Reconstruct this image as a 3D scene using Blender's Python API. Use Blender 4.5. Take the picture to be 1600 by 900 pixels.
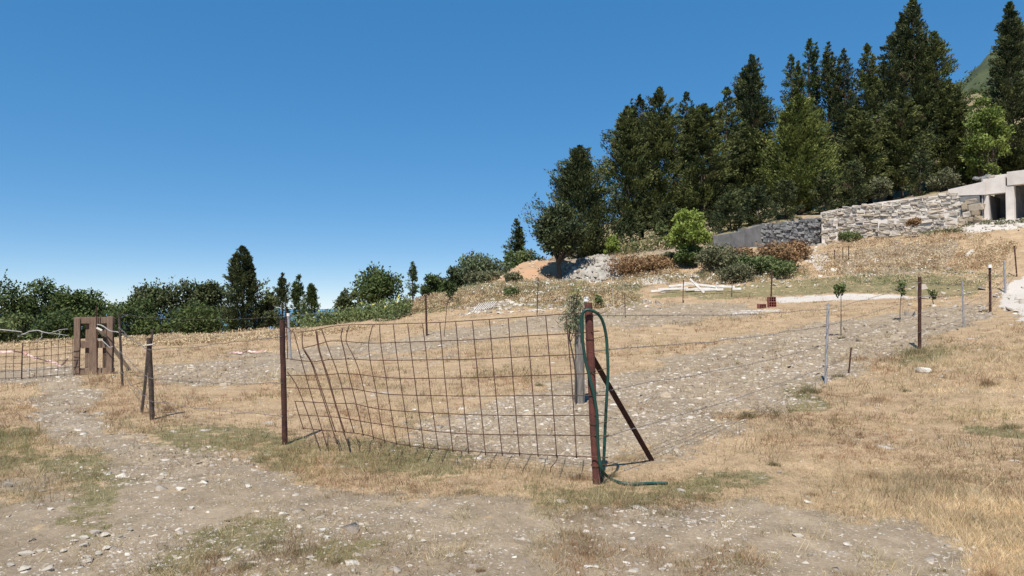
import bpy, math, random
import numpy as np
from mathutils import Matrix, Vector

scene = bpy.context.scene
for o in list(bpy.data.objects):
    bpy.data.objects.remove(o)
COL = scene.collection
R = math.radians

# ------------------------------------------------------------------ camera
F = 1100.0                       # focal length in pixels of the 1600 px wide photograph
EYE = 1.6
PITCH = math.atan(30 / F)
cam = bpy.data.cameras.new('camera')
cam.sensor_width = 36.0
cam.lens = 36.0 * F / 1600
cam.clip_start = 0.05
cam.clip_end = 60000
camo = bpy.data.objects.new('camera', cam)
COL.objects.link(camo)
camo.location = (0, 0, EYE)
camo.rotation_euler = (R(90) + PITCH, 0, 0)
scene.camera = camo

# ------------------------------------------------------------------ sky and sun
SUN_AZ = math.atan2(-0.27, -0.96)      # towards the sun, seen from above (x, y)
SUN_EL = R(59)
world = bpy.data.worlds.new('World')
scene.world = world
world.use_nodes = True
wn = world.node_tree.nodes
wl = world.node_tree.links
wn.clear()
sky = wn.new('ShaderNodeTexSky')
sky.sky_type = 'NISHITA'
sky.sun_disc = False
sky.sun_elevation = SUN_EL
sky.sun_rotation = SUN_AZ
sky.altitude = 300
sky.air_density = 0.4
sky.dust_density = 0.0
sky.ozone_density = 1.5
bg = wn.new('ShaderNodeBackground')
bg.inputs['Strength'].default_value = 0.12
wo = wn.new('ShaderNodeOutputWorld')
# the whole sky evenly: a softer brightness range and a fuller blue, as the camera recorded it
shsv = wn.new('ShaderNodeSeparateColor'); shsv.mode = 'HSV'
chsv = wn.new('ShaderNodeCombineColor'); chsv.mode = 'HSV'
vpow = wn.new('ShaderNodeMath'); vpow.operation = 'POWER'; vpow.inputs[1].default_value = 0.39
vmul = wn.new('ShaderNodeMath'); vmul.operation = 'MULTIPLY'; vmul.inputs[1].default_value = 2.2
smul = wn.new('ShaderNodeMath'); smul.operation = 'MULTIPLY'; smul.inputs[1].default_value = 1.62
spow = wn.new('ShaderNodeMath'); spow.operation = 'POWER'; spow.inputs[1].default_value = 1.8
wl.new(sky.outputs[0], shsv.inputs[0])
hadd = wn.new('ShaderNodeMath'); hadd.operation = 'ADD'; hadd.inputs[1].default_value = -0.014
wl.new(shsv.outputs[0], hadd.inputs[0]); wl.new(hadd.outputs[0], chsv.inputs[0])
wl.new(shsv.outputs[1], spow.inputs[0]); wl.new(spow.outputs[0], smul.inputs[0]); wl.new(smul.outputs[0], chsv.inputs[1])
wl.new(shsv.outputs[2], vpow.inputs[0]); wl.new(vpow.outputs[0], vmul.inputs[0]); wl.new(vmul.outputs[0], chsv.inputs[2])
wl.new(chsv.outputs[0], bg.inputs[0])
wl.new(bg.outputs[0], wo.inputs[0])
sl = bpy.data.lights.new('sun', 'SUN')
sl.energy = 4.6
sl.angle = R(0.53)
sl.color = (1.0, 0.95, 0.87)
so = bpy.data.objects.new('sun', sl)
COL.objects.link(so)
sdir = Vector((math.sin(SUN_AZ) * math.cos(SUN_EL), math.cos(SUN_AZ) * math.cos(SUN_EL), math.sin(SUN_EL)))
so.rotation_euler = sdir.to_track_quat('Z', 'Y').to_euler()
so.location = (0, 0, 60)
scene.view_settings.view_transform = 'Standard'
scene.view_settings.look = 'None'
scene.view_settings.exposure = 0.62
scene.view_settings.gamma = 1.0
scene.view_settings.use_curve_mapping = False

# ------------------------------------------------------------------ helpers
rng = np.random.default_rng(7)
CP_, SP_ = math.cos(PITCH), math.sin(PITCH)


def pdir(px, py):
    """direction (x, 1, z) of a pixel, scaled to one metre of depth along +Y"""
    a = (np.asarray(px, float) - 800) / F
    b = (450 - np.asarray(py, float)) / F
    y = CP_ - b * SP_
    z = SP_ + b * CP_
    return a / y, z / y


def at(px, py, d):
    x, z = pdir(px, py)
    return np.array([x * d, d, EYE + z * d], float)


def project(x, y, z):
    yy = y * CP_ + (z - EYE) * SP_
    zz = -y * SP_ + (z - EYE) * CP_
    yy = np.maximum(yy, 0.05)
    return 800 + F * x / yy, 450 - F * zz / yy


def hash2(ix, iy, s):
    h = (ix * 374761393 + iy * 668265263 + s * 974711) & 0xFFFFFFFF
    h = ((h ^ (h >> 13)) * 1274126177) & 0xFFFFFFFF
    return ((h ^ (h >> 16)) & 0xFFFF) / 65535.0


def vnoise(x, y, s=0):
    x = np.asarray(x, float); y = np.asarray(y, float)
    ix = np.floor(x).astype(np.int64); iy = np.floor(y).astype(np.int64)
    fx = x - ix; fy = y - iy
    fx = fx * fx * (3 - 2 * fx); fy = fy * fy * (3 - 2 * fy)
    a = hash2(ix, iy, s); b = hash2(ix + 1, iy, s); c = hash2(ix, iy + 1, s); d = hash2(ix + 1, iy + 1, s)
    return (a * (1 - fx) + b * fx) * (1 - fy) + (c * (1 - fx) + d * fx) * fy


def fbm(x, y, s=0, o=4):
    v = 0; a = 0.5; t = 0
    for k in range(o):
        v = v + a * vnoise(x * 2 ** k + 17.3 * k, y * 2 ** k - 9.1 * k, s + k); t += a; a *= 0.5
    return v / t


def sstep(a, b, x):
    t = np.clip((x - a) / (b - a), 0, 1)
    return t * t * (3 - 2 * t)


# ------------------------------------------------------------------ terrain heights
CPX = [  # (pixel x, pixel y, depth): where the ground shows in the photograph
    (930, 755, 6.4), (442, 695, 8.2), (1018, 720, 7.33), (1292, 602, 12), (1437, 545, 14.7), (1505, 514, 18.5),
    (1547, 490, 22), (1570, 461, 28), (1588, 434, 33), (1600, 545, 13.5), (1600, 600, 10.8), (1600, 660, 8.6),
    (1600, 500, 17.5), (1600, 468, 24), (1600, 440, 29), (1206, 461, 34), (1195, 478, 29), (905, 628, 11), (1100, 560, 16.5),
    (1100, 520, 23), (1100, 482, 31), (1000, 492, 27), (1350, 482, 25), (1350, 520, 18), (1400, 462, 30),
    (840, 490, 29), (665, 525, 25), (700, 560, 18), (452, 562, 22), (600, 600, 13.5), (300, 560, 21),
    (300, 525, 38), (150, 583, 15), (190, 605, 13.5), (60, 590, 15.5), (237, 657, 9.8), (20, 545, 26), (430, 517, 42),
    (560, 507, 38), (640, 495, 36), (640, 472, 42), (760, 488, 33), (760, 458, 39), (760, 440, 46),
    (840, 436, 45), (880, 442, 42), (840, 405, 54), (930, 442, 42), (930, 405, 52), (1000, 442, 40), (1000, 432, 43),
    (1000, 402, 50), (1060, 445, 38), (1090, 455, 36), (1090, 400, 46), (1200, 452, 35.5), (1150, 412, 40), (1250, 425, 39), (1250, 392, 45),
    (1120, 382, 42.8), (1190, 383, 45.8), (1283, 382, 49.5), (1390, 370, 47), (1350, 440, 33.5), (1400, 400, 40), (1500, 358, 45.5), (1540, 346, 44.5),
    (1500, 400, 37), (1500, 438, 29.5), (1600, 345, 42.5), (1600, 400, 35),
]
CPW = []
for x in (-10, -6, -2, 2, 6):
    for y in (-8, -3, 1, 4):
        CPW.append((x, y, 0.0))
CPW += [(10, -6, .4), (10, 2, .5), (18, -6, 1.2), (18, 6, 1.2), (25, 12, 2.0), (30, 22, 3.2), (40, 30, 5.5), (40, 10, 4), (60, 0, 7), (60, 40, 12),
        (-14, 0, -.2), (-14, 8, -.15), (-20, 2, -.6), (-30, 12, -1), (-30, 25, -.6), (-50, 20, -4), (-24, 40, -.3), (-27, 50, -1.8), (-40, 45, -2.2),
        (-40, 65, -5), (-20, 60, -2.2), (-12, 55, -.6), (-8, 62, -1.2), (-10, 80, -5), (-40, 100, -13), (-80, 60, -13), (-100, 0, -18), (-100, 150, -32),
        (0, 56, 2.4), (0, 75, 1.0), (5, 62, 4.4), (2, 110, -2), (12, 75, 6.8), (18, 70, 7.0), (25, 62, 7.6), (33, 58, 8.2), (42, 52, 9.0), (20, 90, 11), (35, 80, 13), (50, 70, 15),
        (15, 130, 14), (60, 110, 27), (90, 80, 30), (100, 20, 20), (100, 150, 45), (50, 170, 34), (0, 170, 4), (-50, 170, -18)]
pts = np.array([at(*c) for c in CPX] + [np.array(c, float) for c in CPW])


def solve_rbf(p):
    n = len(p)
    r = np.sqrt(((p[:, None, :2] - p[None, :, :2]) ** 2).sum(-1))
    A = np.zeros((n + 3, n + 3))
    A[:n, :n] = -r + 0.02 * 0 + np.eye(n) * 0.1
    A[:n, n] = 1; A[:n, n + 1:n + 3] = p[:, :2]
    A[n:, :n] = A[:n, n:].T
    return np.linalg.solve(A, np.concatenate([p[:, 2], [0, 0, 0]]))


W_ = solve_rbf(pts)
GX0, GX1, GY0, GY1, GS = -120.0, 120.0, -12.0, 190.0, 0.5
gx = np.arange(GX0, GX1 + .01, GS); gy = np.arange(GY0, GY1 + .01, GS)
RAS = np.zeros((len(gy), len(gx)))
for j, yy in enumerate(gy):
    r = np.sqrt((gx[:, None] - pts[None, :, 0]) ** 2 + (yy - pts[None, :, 1]) ** 2)
    RAS[j] = -r @ W_[:-3] + W_[-3] + W_[-2] * gx + W_[-1] * yy
for k in range(2):
    P = np.pad(RAS, 1, mode='edge')
    RAS = (P[:-2, 1:-1] + P[2:, 1:-1] + P[1:-1, :-2] + P[1:-1, 2:] + 2 * RAS) / 6

# the retaining wall line: (point at its foot, retained height)
WALL = [(at(1030, 400, 42.0), 0.0), (at(1120, 380, 43.0), 0.75), (at(1190, 381, 46.0), 1.25), (at(1283, 381, 50.0), 2.15), (at(1500, 357, 46.0), 2.5),
        (at(1537, 346, 45.0), 2.75), (at(1700, 330, 41.0), 2.75)]
WPT = np.array([w[0] for w in WALL]); WH = np.array([w[1] for w in WALL])


def wall_step(x, y):
    back = np.zeros(np.shape(x)); best = np.full(np.shape(x), 1e9); sd = np.zeros(np.shape(x)); hh = np.zeros(np.shape(x))
    for i in range(len(WPT) - 1):
        a = WPT[i, :2]; b = WPT[i + 1, :2]; t = b - a; L2 = t @ t
        u = ((x - a[0]) * t[0] + (y - a[1]) * t[1]) / L2
        uc = np.clip(u, 0, 1) if i < len(WPT) - 2 else np.clip(u, 0, 40)
        if i == 0:
            uc = np.clip(u, -3, 1)
        dx = x - (a[0] + uc * t[0]); dy = y - (a[1] + uc * t[1])
        d = np.hypot(dx, dy)
        s = (t[0] * dy - t[1] * dx)
        m = d < best
        best = np.where(m, d, best)
        sd = np.where(m, np.where(s > 0, d, -d), sd)
        back = np.where(m, 2.55 if i == len(WPT) - 2 else 0.0, back)
        hh = np.where(m, WH[i] + (WH[i + 1] - WH[i]) * np.clip(uc, 0, 1), hh)
    return hh * sstep(0.35, 1.0, sd - back)


def base_z(x, y):
    x = np.asarray(x, float); y = np.asarray(y, float)
    xc = np.clip(x, GX0, GX1 - GS); yc = np.clip(y, GY0, GY1 - GS)
    u = (xc - GX0) / GS; v = (yc - GY0) / GS
    i = np.minimum(u.astype(int), len(gx) - 2); j = np.minimum(v.astype(int), len(gy) - 2)
    fu = u - i; fv = v - j
    z = (RAS[j, i] * (1 - fu) + RAS[j, i + 1] * fu) * (1 - fv) + (RAS[j + 1, i] * (1 - fu) + RAS[j + 1, i + 1] * fu) * fv
    z = z - 0.22 * np.maximum(0, GX0 - x) + 0.25 * np.maximum(0, x - GX1) - 0.12 * np.maximum(0, y - GY1) * (x < 30)
    return z + wall_step(x, y)


def Z(x, y):
    x = np.asarray(x, float); y = np.asarray(y, float)
    z = base_z(x, y)
    z = z + 0.07 * (fbm(x * .9, y * .9, 3, 3) - .5) + 0.03 * (fbm(x * 4, y * 4, 11, 3) - .5)
    far = sstep(20, 40, y)
    return z + far * 0.45 * (fbm(x * .35, y * .35, 23, 3) - .5)


gxx, gyy = np.meshgrid(gx, gy)
RAS2 = RAS + wall_step(gxx, gyy)


def march_z(x, y):
    u = np.clip((x - GX0) / GS, 0, len(gx) - 2); v = np.clip((y - GY0) / GS, 0, len(gy) - 2)
    i = u.astype(int); j = v.astype(int); fu = u - i; fv = v - j
    return (RAS2[j, i] * (1 - fu) + RAS2[j, i + 1] * fu) * (1 - fv) + (RAS2[j + 1, i] * (1 - fu) + RAS2[j + 1, i + 1] * fu) * fv


DS = np.concatenate([np.arange(2.5, 30, 0.12), np.arange(30, 75, 0.3), np.arange(75, 170, 1.0)])


def ground(px, py):
    """march each pixel's ray to the ground; returns (n,3), nan where it misses"""
    px = np.atleast_1d(np.asarray(px, float)); py = np.atleast_1d(np.asarray(py, float))
    out = np.full((len(px), 3), np.nan)
    for s in range(0, len(px), 4000):
        dx, dz = pdir(px[s:s + 4000], py[s:s + 4000])
        X = dx[:, None] * DS; Zr = EYE + dz[:, None] * DS
        G = march_z(X, np.broadcast_to(DS, X.shape))
        below = Zr < G
        hit = below.any(1); k = below.argmax(1)
        k0 = np.maximum(k - 1, 0); ii = np.arange(len(k))
        a = (Zr - G)[ii, k0]; b = (Zr - G)[ii, k]
        t = np.where(hit, a / np.maximum(a - b, 1e-9), 0)
        d = DS[k0] + (DS[k] - DS[k0]) * np.clip(t, 0, 1)
        xs = dx * d
        o = np.stack([xs, d, Z(xs, d)], 1); o[~hit] = np.nan
        out[s:s + 4000] = o
    return out


def gpt(px, py):
    p = ground(px, py)[0]
    return p


def gz(x, y):
    return float(Z(np.array([x]), np.array([y]))[0])


# ------------------------------------------------------------------ mesh helpers
class MB:
    def __init__(s):
        s.v = []; s.f = []; s.c = []; s.n = 0

    def add(s, v, f, c=None):
        v = np.asarray(v, float).reshape(-1, 3)
        s.v.append(v)
        s.f += [tuple(int(i) + s.n for i in q) for q in f]
        s.n += len(v)
        s.c.append(np.tile(np.array(c if c is not None else (1, 1, 1)), (len(v), 1)) if c is None or np.ndim(c) == 1 else np.asarray(c))
        return s

    def tube(s, P, rad, sides=6, c=None, cap=True):
        P = np.asarray(P, float); n = len(P)
        rad = np.full(n, rad) if np.ndim(rad) == 0 else np.asarray(rad)
        T = np.gradient(P, axis=0); T /= np.linalg.norm(T, axis=1)[:, None] + 1e-12
        up = np.array([0, 0, 1.0]) if abs(T[0][2]) < .9 else np.array([0, 1.0, 0])
        A = np.cross(T[0], up); A /= np.linalg.norm(A)
        V = []
        for i in range(n):
            A = A - T[i] * (A @ T[i]); A /= np.linalg.norm(A) + 1e-12
            B = np.cross(T[i], A)
            for k in range(sides):
                an = 2 * math.pi * k / sides
                V.append(P[i] + rad[i] * (A * math.cos(an) + B * math.sin(an)))
        Fc = []
        for i in range(n - 1):
            for k in range(sides):
                k2 = (k + 1) % sides
                Fc.append((i * sides + k, i * sides + k2, (i + 1) * sides + k2, (i + 1) * sides + k))
        if cap:
            Fc.append(tuple(range(sides))[::-1]); Fc.append(tuple((n - 1) * sides + k for k in range(sides)))
        return s.add(V, Fc, c)

    def box(s, o, ax, ay, az, c=None, jit=0, bev=0):
        """box centred at o with half-axes ax, ay, az (vectors)"""
        o = np.asarray(o, float); ax, ay, az = (np.asarray(q, float) for q in (ax, ay, az))
        V = [o + i * ax + j * ay + k * az for k in (-1, 1) for j in (-1, 1) for i in (-1, 1)]
        V = np.array(V)
        if jit:
            V = V + rng.normal(0, jit, V.shape)
        Fc = [(0, 2, 3, 1), (4, 5, 7, 6), (0, 1, 5, 4), (1, 3, 7, 5), (3, 2, 6, 7), (2, 0, 4, 6)]
        return s.add(V, Fc, c)

    def build(s, name, mat, parent=None, smooth=False, bevel=0):
        me = bpy.data.meshes.new(name)
        V = np.concatenate(s.v)
        me.from_pydata(V.tolist(), [], s.f)
        ca = me.color_attributes.new('Col', 'FLOAT_COLOR', 'POINT')
        C = np.concatenate(s.c); C = np.concatenate([C, np.ones((len(C), 1))], 1).astype(np.float32)
        ca.data.foreach_set('color', C.ravel())
        me.materials.append(mat)
        if smooth:
            me.polygons.foreach_set('use_smooth', [True] * len(me.polygons))
        me.update()
        o = bpy.data.objects.new(name, me); COL.objects.link(o)
        if parent is not None:
            o.parent = parent
            o.location = -np.array(parent.location)
        if bevel:
            m = o.modifiers.new('bevel', 'BEVEL'); m.width = bevel; m.segments = 2; m.limit_method = 'ANGLE'
        return o


def bigmesh(name, V, Fa, C, mat, parent=None, smooth=False):
    """V (n,3), Fa (m,k) ints, C (n,3)"""
    me = bpy.data.meshes.new(name)
    V = np.asarray(V, np.float32); Fa = np.asarray(Fa, np.int32); m, k = Fa.shape
    me.vertices.add(len(V)); me.vertices.foreach_set('co', V.ravel())
    me.loops.add(m * k); me.loops.foreach_set('vertex_index', Fa.ravel())
    me.polygons.add(m); me.polygons.foreach_set('loop_start', np.arange(0, m * k, k, dtype=np.int32))
    me.polygons.foreach_set('loop_total', np.full(m, k, np.int32))
    if smooth:
        me.polygons.foreach_set('use_smooth', np.ones(m, bool))
    ca = me.color_attributes.new('Col', 'FLOAT_COLOR', 'POINT')
    C = np.asarray(C, float)
    C4 = np.concatenate([C[:, :3], np.ones((len(C), 1))], 1).astype(np.float32)
    ca.data.foreach_set('color', C4.ravel())
    me.update(calc_edges=True)
    me.materials.append(mat)
    o = bpy.data.objects.new(name, me); COL.objects.link(o)
    if parent is not None:
        o.parent = parent; o.location = -np.array(parent.location)
    return o


def empty(name, loc):
    o = bpy.data.objects.new(name, None); o.empty_display_size = .2
    o.location = [float(q) for q in loc]; COL.objects.link(o)
    return o


def tag(o, label=None, cat=None, group=None, kind=None):
    if label: o['label'] = label
    if cat: o['category'] = cat
    if group: o['group'] = group
    if kind: o['kind'] = kind
    return o


# ------------------------------------------------------------------ materials
def mat(name, col=None, rough=.8, attr=False, var=.25, scale=8.0, bump=.0, bscale=40.0, col2=None, metal=0, trans=0, stretch=None, spec=.3):
    m = bpy.data.materials.new(name); m.use_nodes = True
    n = m.node_tree.nodes; l = m.node_tree.links; n.clear()
    out = n.new('ShaderNodeOutputMaterial'); b = n.new('ShaderNodeBsdfPrincipled')
    b.inputs['Roughness'].default_value = rough; b.inputs['Metallic'].default_value = metal
    b.inputs['Specular IOR Level'].default_value = spec
    tc = n.new('ShaderNodeTexCoord'); src = tc.outputs['Object']
    if stretch:
        mp = n.new('ShaderNodeMapping'); mp.inputs['Scale'].default_value = stretch
        l.new(src, mp.inputs[0]); src = mp.outputs[0]
    nz = n.new('ShaderNodeTexNoise'); nz.inputs['Scale'].default_value = scale; nz.inputs['Detail'].default_value = 6
    nz.inputs['Roughness'].default_value = .65
    l.new(src, nz.inputs['Vector'])
    if attr:
        at_ = n.new('ShaderNodeVertexColor'); at_.layer_name = 'Col'; base = at_.outputs[0]
        mr = n.new('ShaderNodeMapRange'); mr.inputs[1].default_value = .25; mr.inputs[2].default_value = .75
        mr.inputs[3].default_value = 1 - var; mr.inputs[4].default_value = 1 + var
        l.new(nz.outputs[0], mr.inputs[0])
        mx = n.new('ShaderNodeVectorMath'); mx.operation = 'SCALE'
        l.new(base, mx.inputs[0]); l.new(mr.outputs[0], mx.inputs['Scale']); cout = mx.outputs[0]
    else:
        cr = n.new('ShaderNodeValToRGB')
        c2 = col2 if col2 else tuple(q * (1 - 2 * var) for q in col)
        cr.color_ramp.elements[0].position = .35; cr.color_ramp.elements[1].position = .65
        cr.color_ramp.elements[0].color = (*c2, 1); cr.color_ramp.elements[1].color = (*col, 1)
        l.new(nz.outputs[0], cr.inputs[0]); cout = cr.outputs[0]
    l.new(cout, b.inputs['Base Color'])
    if bump:
        bn = n.new('ShaderNodeTexNoise'); bn.inputs['Scale'].default_value = bscale; bn.inputs['Detail'].default_value = 5
        l.new(src, bn.inputs['Vector'])
        bp = n.new('ShaderNodeBump'); bp.inputs['Strength'].default_value = bump; bp.inputs['Distance'].default_value = .02
        l.new(bn.outputs[0], bp.inputs['Height']); l.new(bp.outputs[0], b.inputs['Normal'])
    if trans:
        t = n.new('ShaderNodeBsdfTranslucent'); l.new(cout, t.inputs[0])
        ms = n.new('ShaderNodeMixShader'); ms.inputs[0].default_value = trans
        l.new(b.outputs[0], ms.inputs[1]); l.new(t.outputs[0], ms.inputs[2]); l.new(ms.outputs[0], out.inputs[0])
    else:
        l.new(b.outputs[0], out.inputs[0])
    return m


M = {}
M['leaf'] = mat('leaf', attr=True, var=.3, scale=1.2, rough=.65, trans=.22, spec=.25)
M['grass'] = mat('dry_grass', attr=True, var=.2, scale=2.0, rough=.8, trans=.45, spec=.1)
M['stone'] = mat('pale_stone', attr=True, var=.25, scale=25, rough=.9, bump=.5, bscale=60, spec=.1)
M['wallstone'] = mat('wall_stone', attr=True, var=.3, scale=3.5, rough=.9, bump=.7, bscale=12, spec=.1)
M['rust'] = mat('rusty_steel', (.085, .038, .028), .85, col2=(.036, .019, .016), scale=14, bump=.4, bscale=90, metal=.0, spec=.2)
M['rustred'] = mat('rust_red_steel', (.135, .045, .034), .8, col2=(.068, .026, .022), scale=9, bump=.3, bscale=70, spec=.3)
M['rustwire'] = mat('rusty_wire', (.125, .062, .042), .85, col2=(.045, .026, .02), scale=18, spec=.2)
M['galv'] = mat('galvanised_steel', (.36, .35, .35), .65, col2=(.24, .235, .24), scale=20, metal=.2, spec=.4)
M['wire'] = mat('grey_wire', (.24, .22, .21), .6, col2=(.13, .11, .1), scale=30, metal=.3)
M['hose'] = mat('green_hose', (.006, .055, .040), .5, col2=(.005, .032, .025), scale=6, spec=.5)
M['greywood'] = mat('weathered_wood', (.26, .235, .21), .9, col2=(.11, .095, .085), scale=7, stretch=(6, 6, .5), bump=.6, bscale=25)
M['brownwood'] = mat('brown_wood', (.22, .150, .105), .85, col2=(.11, .07, .05), scale=7, stretch=(6, 6, .6), bump=.4, bscale=25)
M['palewood'] = mat('pale_wood', (.55, .50, .44), .85, col2=(.36, .32, .27), scale=5, stretch=(2, 2, 2), bump=.3, bscale=20)
M['darkwood'] = mat('dark_stake', (.085, .06, .047), .9, col2=(.035, .026, .022), scale=10, bump=.5, bscale=40)
M['bark'] = mat('bark', (.10, .078, .06), .95, col2=(.045, .036, .03), scale=5, stretch=(3, 3, .7), bump=.6, bscale=10)
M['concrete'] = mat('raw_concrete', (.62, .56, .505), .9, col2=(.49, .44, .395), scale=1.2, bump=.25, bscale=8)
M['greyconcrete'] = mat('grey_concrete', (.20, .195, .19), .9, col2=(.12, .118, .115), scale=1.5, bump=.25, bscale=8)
M['brick'] = mat('red_clay', (.31, .115, .085), .9, col2=(.23, .08, .062), scale=6, bump=.2, bscale=30)
M['tape'] = mat('pink_tape', (.55, .27, .25), .6, col2=(.55, .46, .43), scale=3)
M['rope'] = mat('pale_rope', (.36, .34, .32), .8, col2=(.22, .21, .2), scale=20)
M['white'] = mat('white_plastic', (.78, .76, .74), .6, col2=(.6, .58, .56), scale=20)

# ground material: straw / soil / green / pale gravel mixed by a point attribute
gm = bpy.data.materials.new('ground'); gm.use_nodes = True
n = gm.node_tree.nodes; l = gm.node_tree.links; n.clear()
out = n.new('ShaderNodeOutputMaterial'); bs = n.new('ShaderNodeBsdfPrincipled')
bs.inputs['Roughness'].default_value = .95; bs.inputs['Specular IOR Level'].default_value = .08
tc = n.new('ShaderNodeTexCoord')


def noise_node(scale, detail=6, rough=.6):
    q = n.new('ShaderNodeTexNoise'); q.inputs['Scale'].default_value = scale; q.inputs['Detail'].default_value = detail
    q.inputs['Roughness'].default_value = rough; l.new(tc.outputs['Object'], q.inputs['Vector']); return q.outputs[0]


def ramp(src, stops):
    q = n.new('ShaderNodeValToRGB'); e = q.color_ramp.elements
    e[0].position, e[0].color = stops[0][0], (*stops[0][1], 1)
    e[1].position, e[1].color = stops[-1][0], (*stops[-1][1], 1)
    for p, c in stops[1:-1]:
        k = e.new(p); k.color = (*c, 1)
    l.new(src, q.inputs[0]); return q.outputs[0]


def mixc(fac, a, b):
    q = n.new('ShaderNodeMix'); q.data_type = 'RGBA'
    l.new(fac, q.inputs[0]); l.new(a, q.inputs[6]); l.new(b, q.inputs[7]); return q.outputs[2]


def mth(op, a, b):
    q = n.new('ShaderNodeMath'); q.operation = op; q.use_clamp = False
    for i, w in enumerate((a, b)):
        if isinstance(w, (int, float)): q.inputs[i].default_value = w
        else: l.new(w, q.inputs[i])
    return q.outputs[0]


va = n.new('ShaderNodeVertexColor'); va.layer_name = 'Col'
sep = n.new('ShaderNodeSeparateColor'); l.new(va.outputs[0], sep.inputs[0])
fine = noise_node(38, 8, .75); mid = noise_node(5, 7, .65); big = noise_node(.7, 5, .6)
straw = mixc(mid, ramp(fine, [(.3, (.20, .138, .085)), (.5, (.38, .275, .165)), (.7, (.54, .405, .25))]),
             ramp(fine, [(.3, (.16, .118, .078)), (.5, (.31, .215, .135)), (.7, (.46, .325, .20))]))
soil = mixc(ramp(mid, [(.35, (0, 0, 0)), (.65, (1, 1, 1))]), ramp(fine, [(.3, (.215, .168, .116)), (.7, (.36, .286, .204))]),
            ramp(fine, [(.3, (.172, .132, .090)), (.7, (.305, .240, .169))]))
vor = n.new('ShaderNodeTexVoronoi'); vor.inputs['Scale'].default_value = 26; l.new(tc.outputs['Object'], vor.inputs['Vector'])
chips = mth('MULTIPLY', ramp(vor.outputs['Distance'], [(.16, (1, 1, 1)), (.24, (0, 0, 0))]), ramp(noise_node(9, 3), [(.50, (0, 0, 0)), (.58, (1, 1, 1))]))
pale = n.new('ShaderNodeRGB'); pale.outputs[0].default_value = (.50, .455, .40, 1)
def scaled(c, src, lo, hi):
    q = n.new('ShaderNodeMapRange'); q.inputs[1].default_value = .3; q.inputs[2].default_value = .7; q.inputs[3].default_value = lo; q.inputs[4].default_value = hi
    l.new(src, q.inputs[0]); w = n.new('ShaderNodeVectorMath'); w.operation = 'SCALE'; l.new(c, w.inputs[0]); l.new(q.outputs[0], w.inputs['Scale']); return w.outputs[0]


soil = scaled(scaled(soil, big, .82, 1.14), noise_node(2.6, 8, .75), .70, 1.22)
straw = scaled(straw, noise_node(1.8, 8, .75), .66, 1.22)
soil = mixc(chips, soil, pale.outputs[0])
green = ramp(fine, [(.3, (.09, .078, .042)), (.5, (.17, .145, .075)), (.7, (.29, .235, .13))])
gravel = ramp(fine, [(.3, (.33, .295, .26)), (.7, (.55, .505, .45))])


def soft(chan, k=.5):
    e = mth('ADD', chan, mth('MULTIPLY', mth('ADD', mth('SUBTRACT', mid, .5), mth('MULTIPLY', mth('SUBTRACT', noise_node(1.6, 6, .7), .5), .9)), 2.3))
    return ramp(e, [(.40, (0, 0, 0)), (.60, (1, 1, 1))])


c1 = mixc(soft(sep.outputs[0]), straw, soil)
c2 = mixc(soft(sep.outputs[1]), c1, green)
c3 = mixc(soft(sep.outputs[2]), c2, gravel)
l.new(c3, bs.inputs['Base Color'])
bp1 = n.new('ShaderNodeBump'); bp1.inputs['Strength'].default_value = .8; bp1.inputs['Distance'].default_value = .03
hsum = mth('ADD', mth('MULTIPLY', fine, .5), mth('MULTIPLY', mid, .5))
l.new(hsum, bp1.inputs['Height']); l.new(bp1.outputs[0], bs.inputs['Normal']); l.new(bs.outputs[0], out.inputs[0])


# ------------------------------------------------------------------ what covers the ground, read off the photograph
def inpoly(px, py, poly):
    poly = np.array(poly, float); r = np.zeros(np.shape(px), bool)
    j = len(poly) - 1
    for i in range(len(poly)):
        xi, yi = poly[i]; xj, yj = poly[j]
        c = ((yi > py) != (yj > py)) & (px < (xj - xi) * (py - yi) / (yj - yi + 1e-9) + xi)
        r ^= c; j = i
    return r


SOIL = [
    [(-400, 2000), (-400, 765), (60, 770), (190, 742), (250, 722), (330, 735), (450, 752), (600, 772), (760, 795), (930, 806), (1090, 800), (1200, 786), (1350, 790), (1480, 812), (1530, 850), (1560, 1000), (1500, 2000)],
    [(40, 595), (112, 592), (135, 640), (190, 680), (260, 690), (345, 735), (330, 790), (190, 760), (160, 715), (95, 690), (45, 650)],
    [(740, 650), (800, 615), (890, 596), (950, 580), (1080, 548), (1200, 520), (1300, 503), (1420, 486), (1520, 476), (1548, 490), (1440, 538), (1300, 590), (1210, 640), (1120, 672), (1050, 700), (960, 715), (880, 712), (740, 712), (690, 700), (640, 695), (660, 670)],
    [(240, 575), (330, 560), (450, 552), (500, 540), (620, 530), (760, 505), (960, 480), (1160, 470), (1195, 488), (1000, 512), (800, 520), (700, 545), (560, 562), (480, 580), (380, 592), (260, 598)],
    [(-200, 575), (120, 570), (120, 592), (-200, 605)],
]
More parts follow.
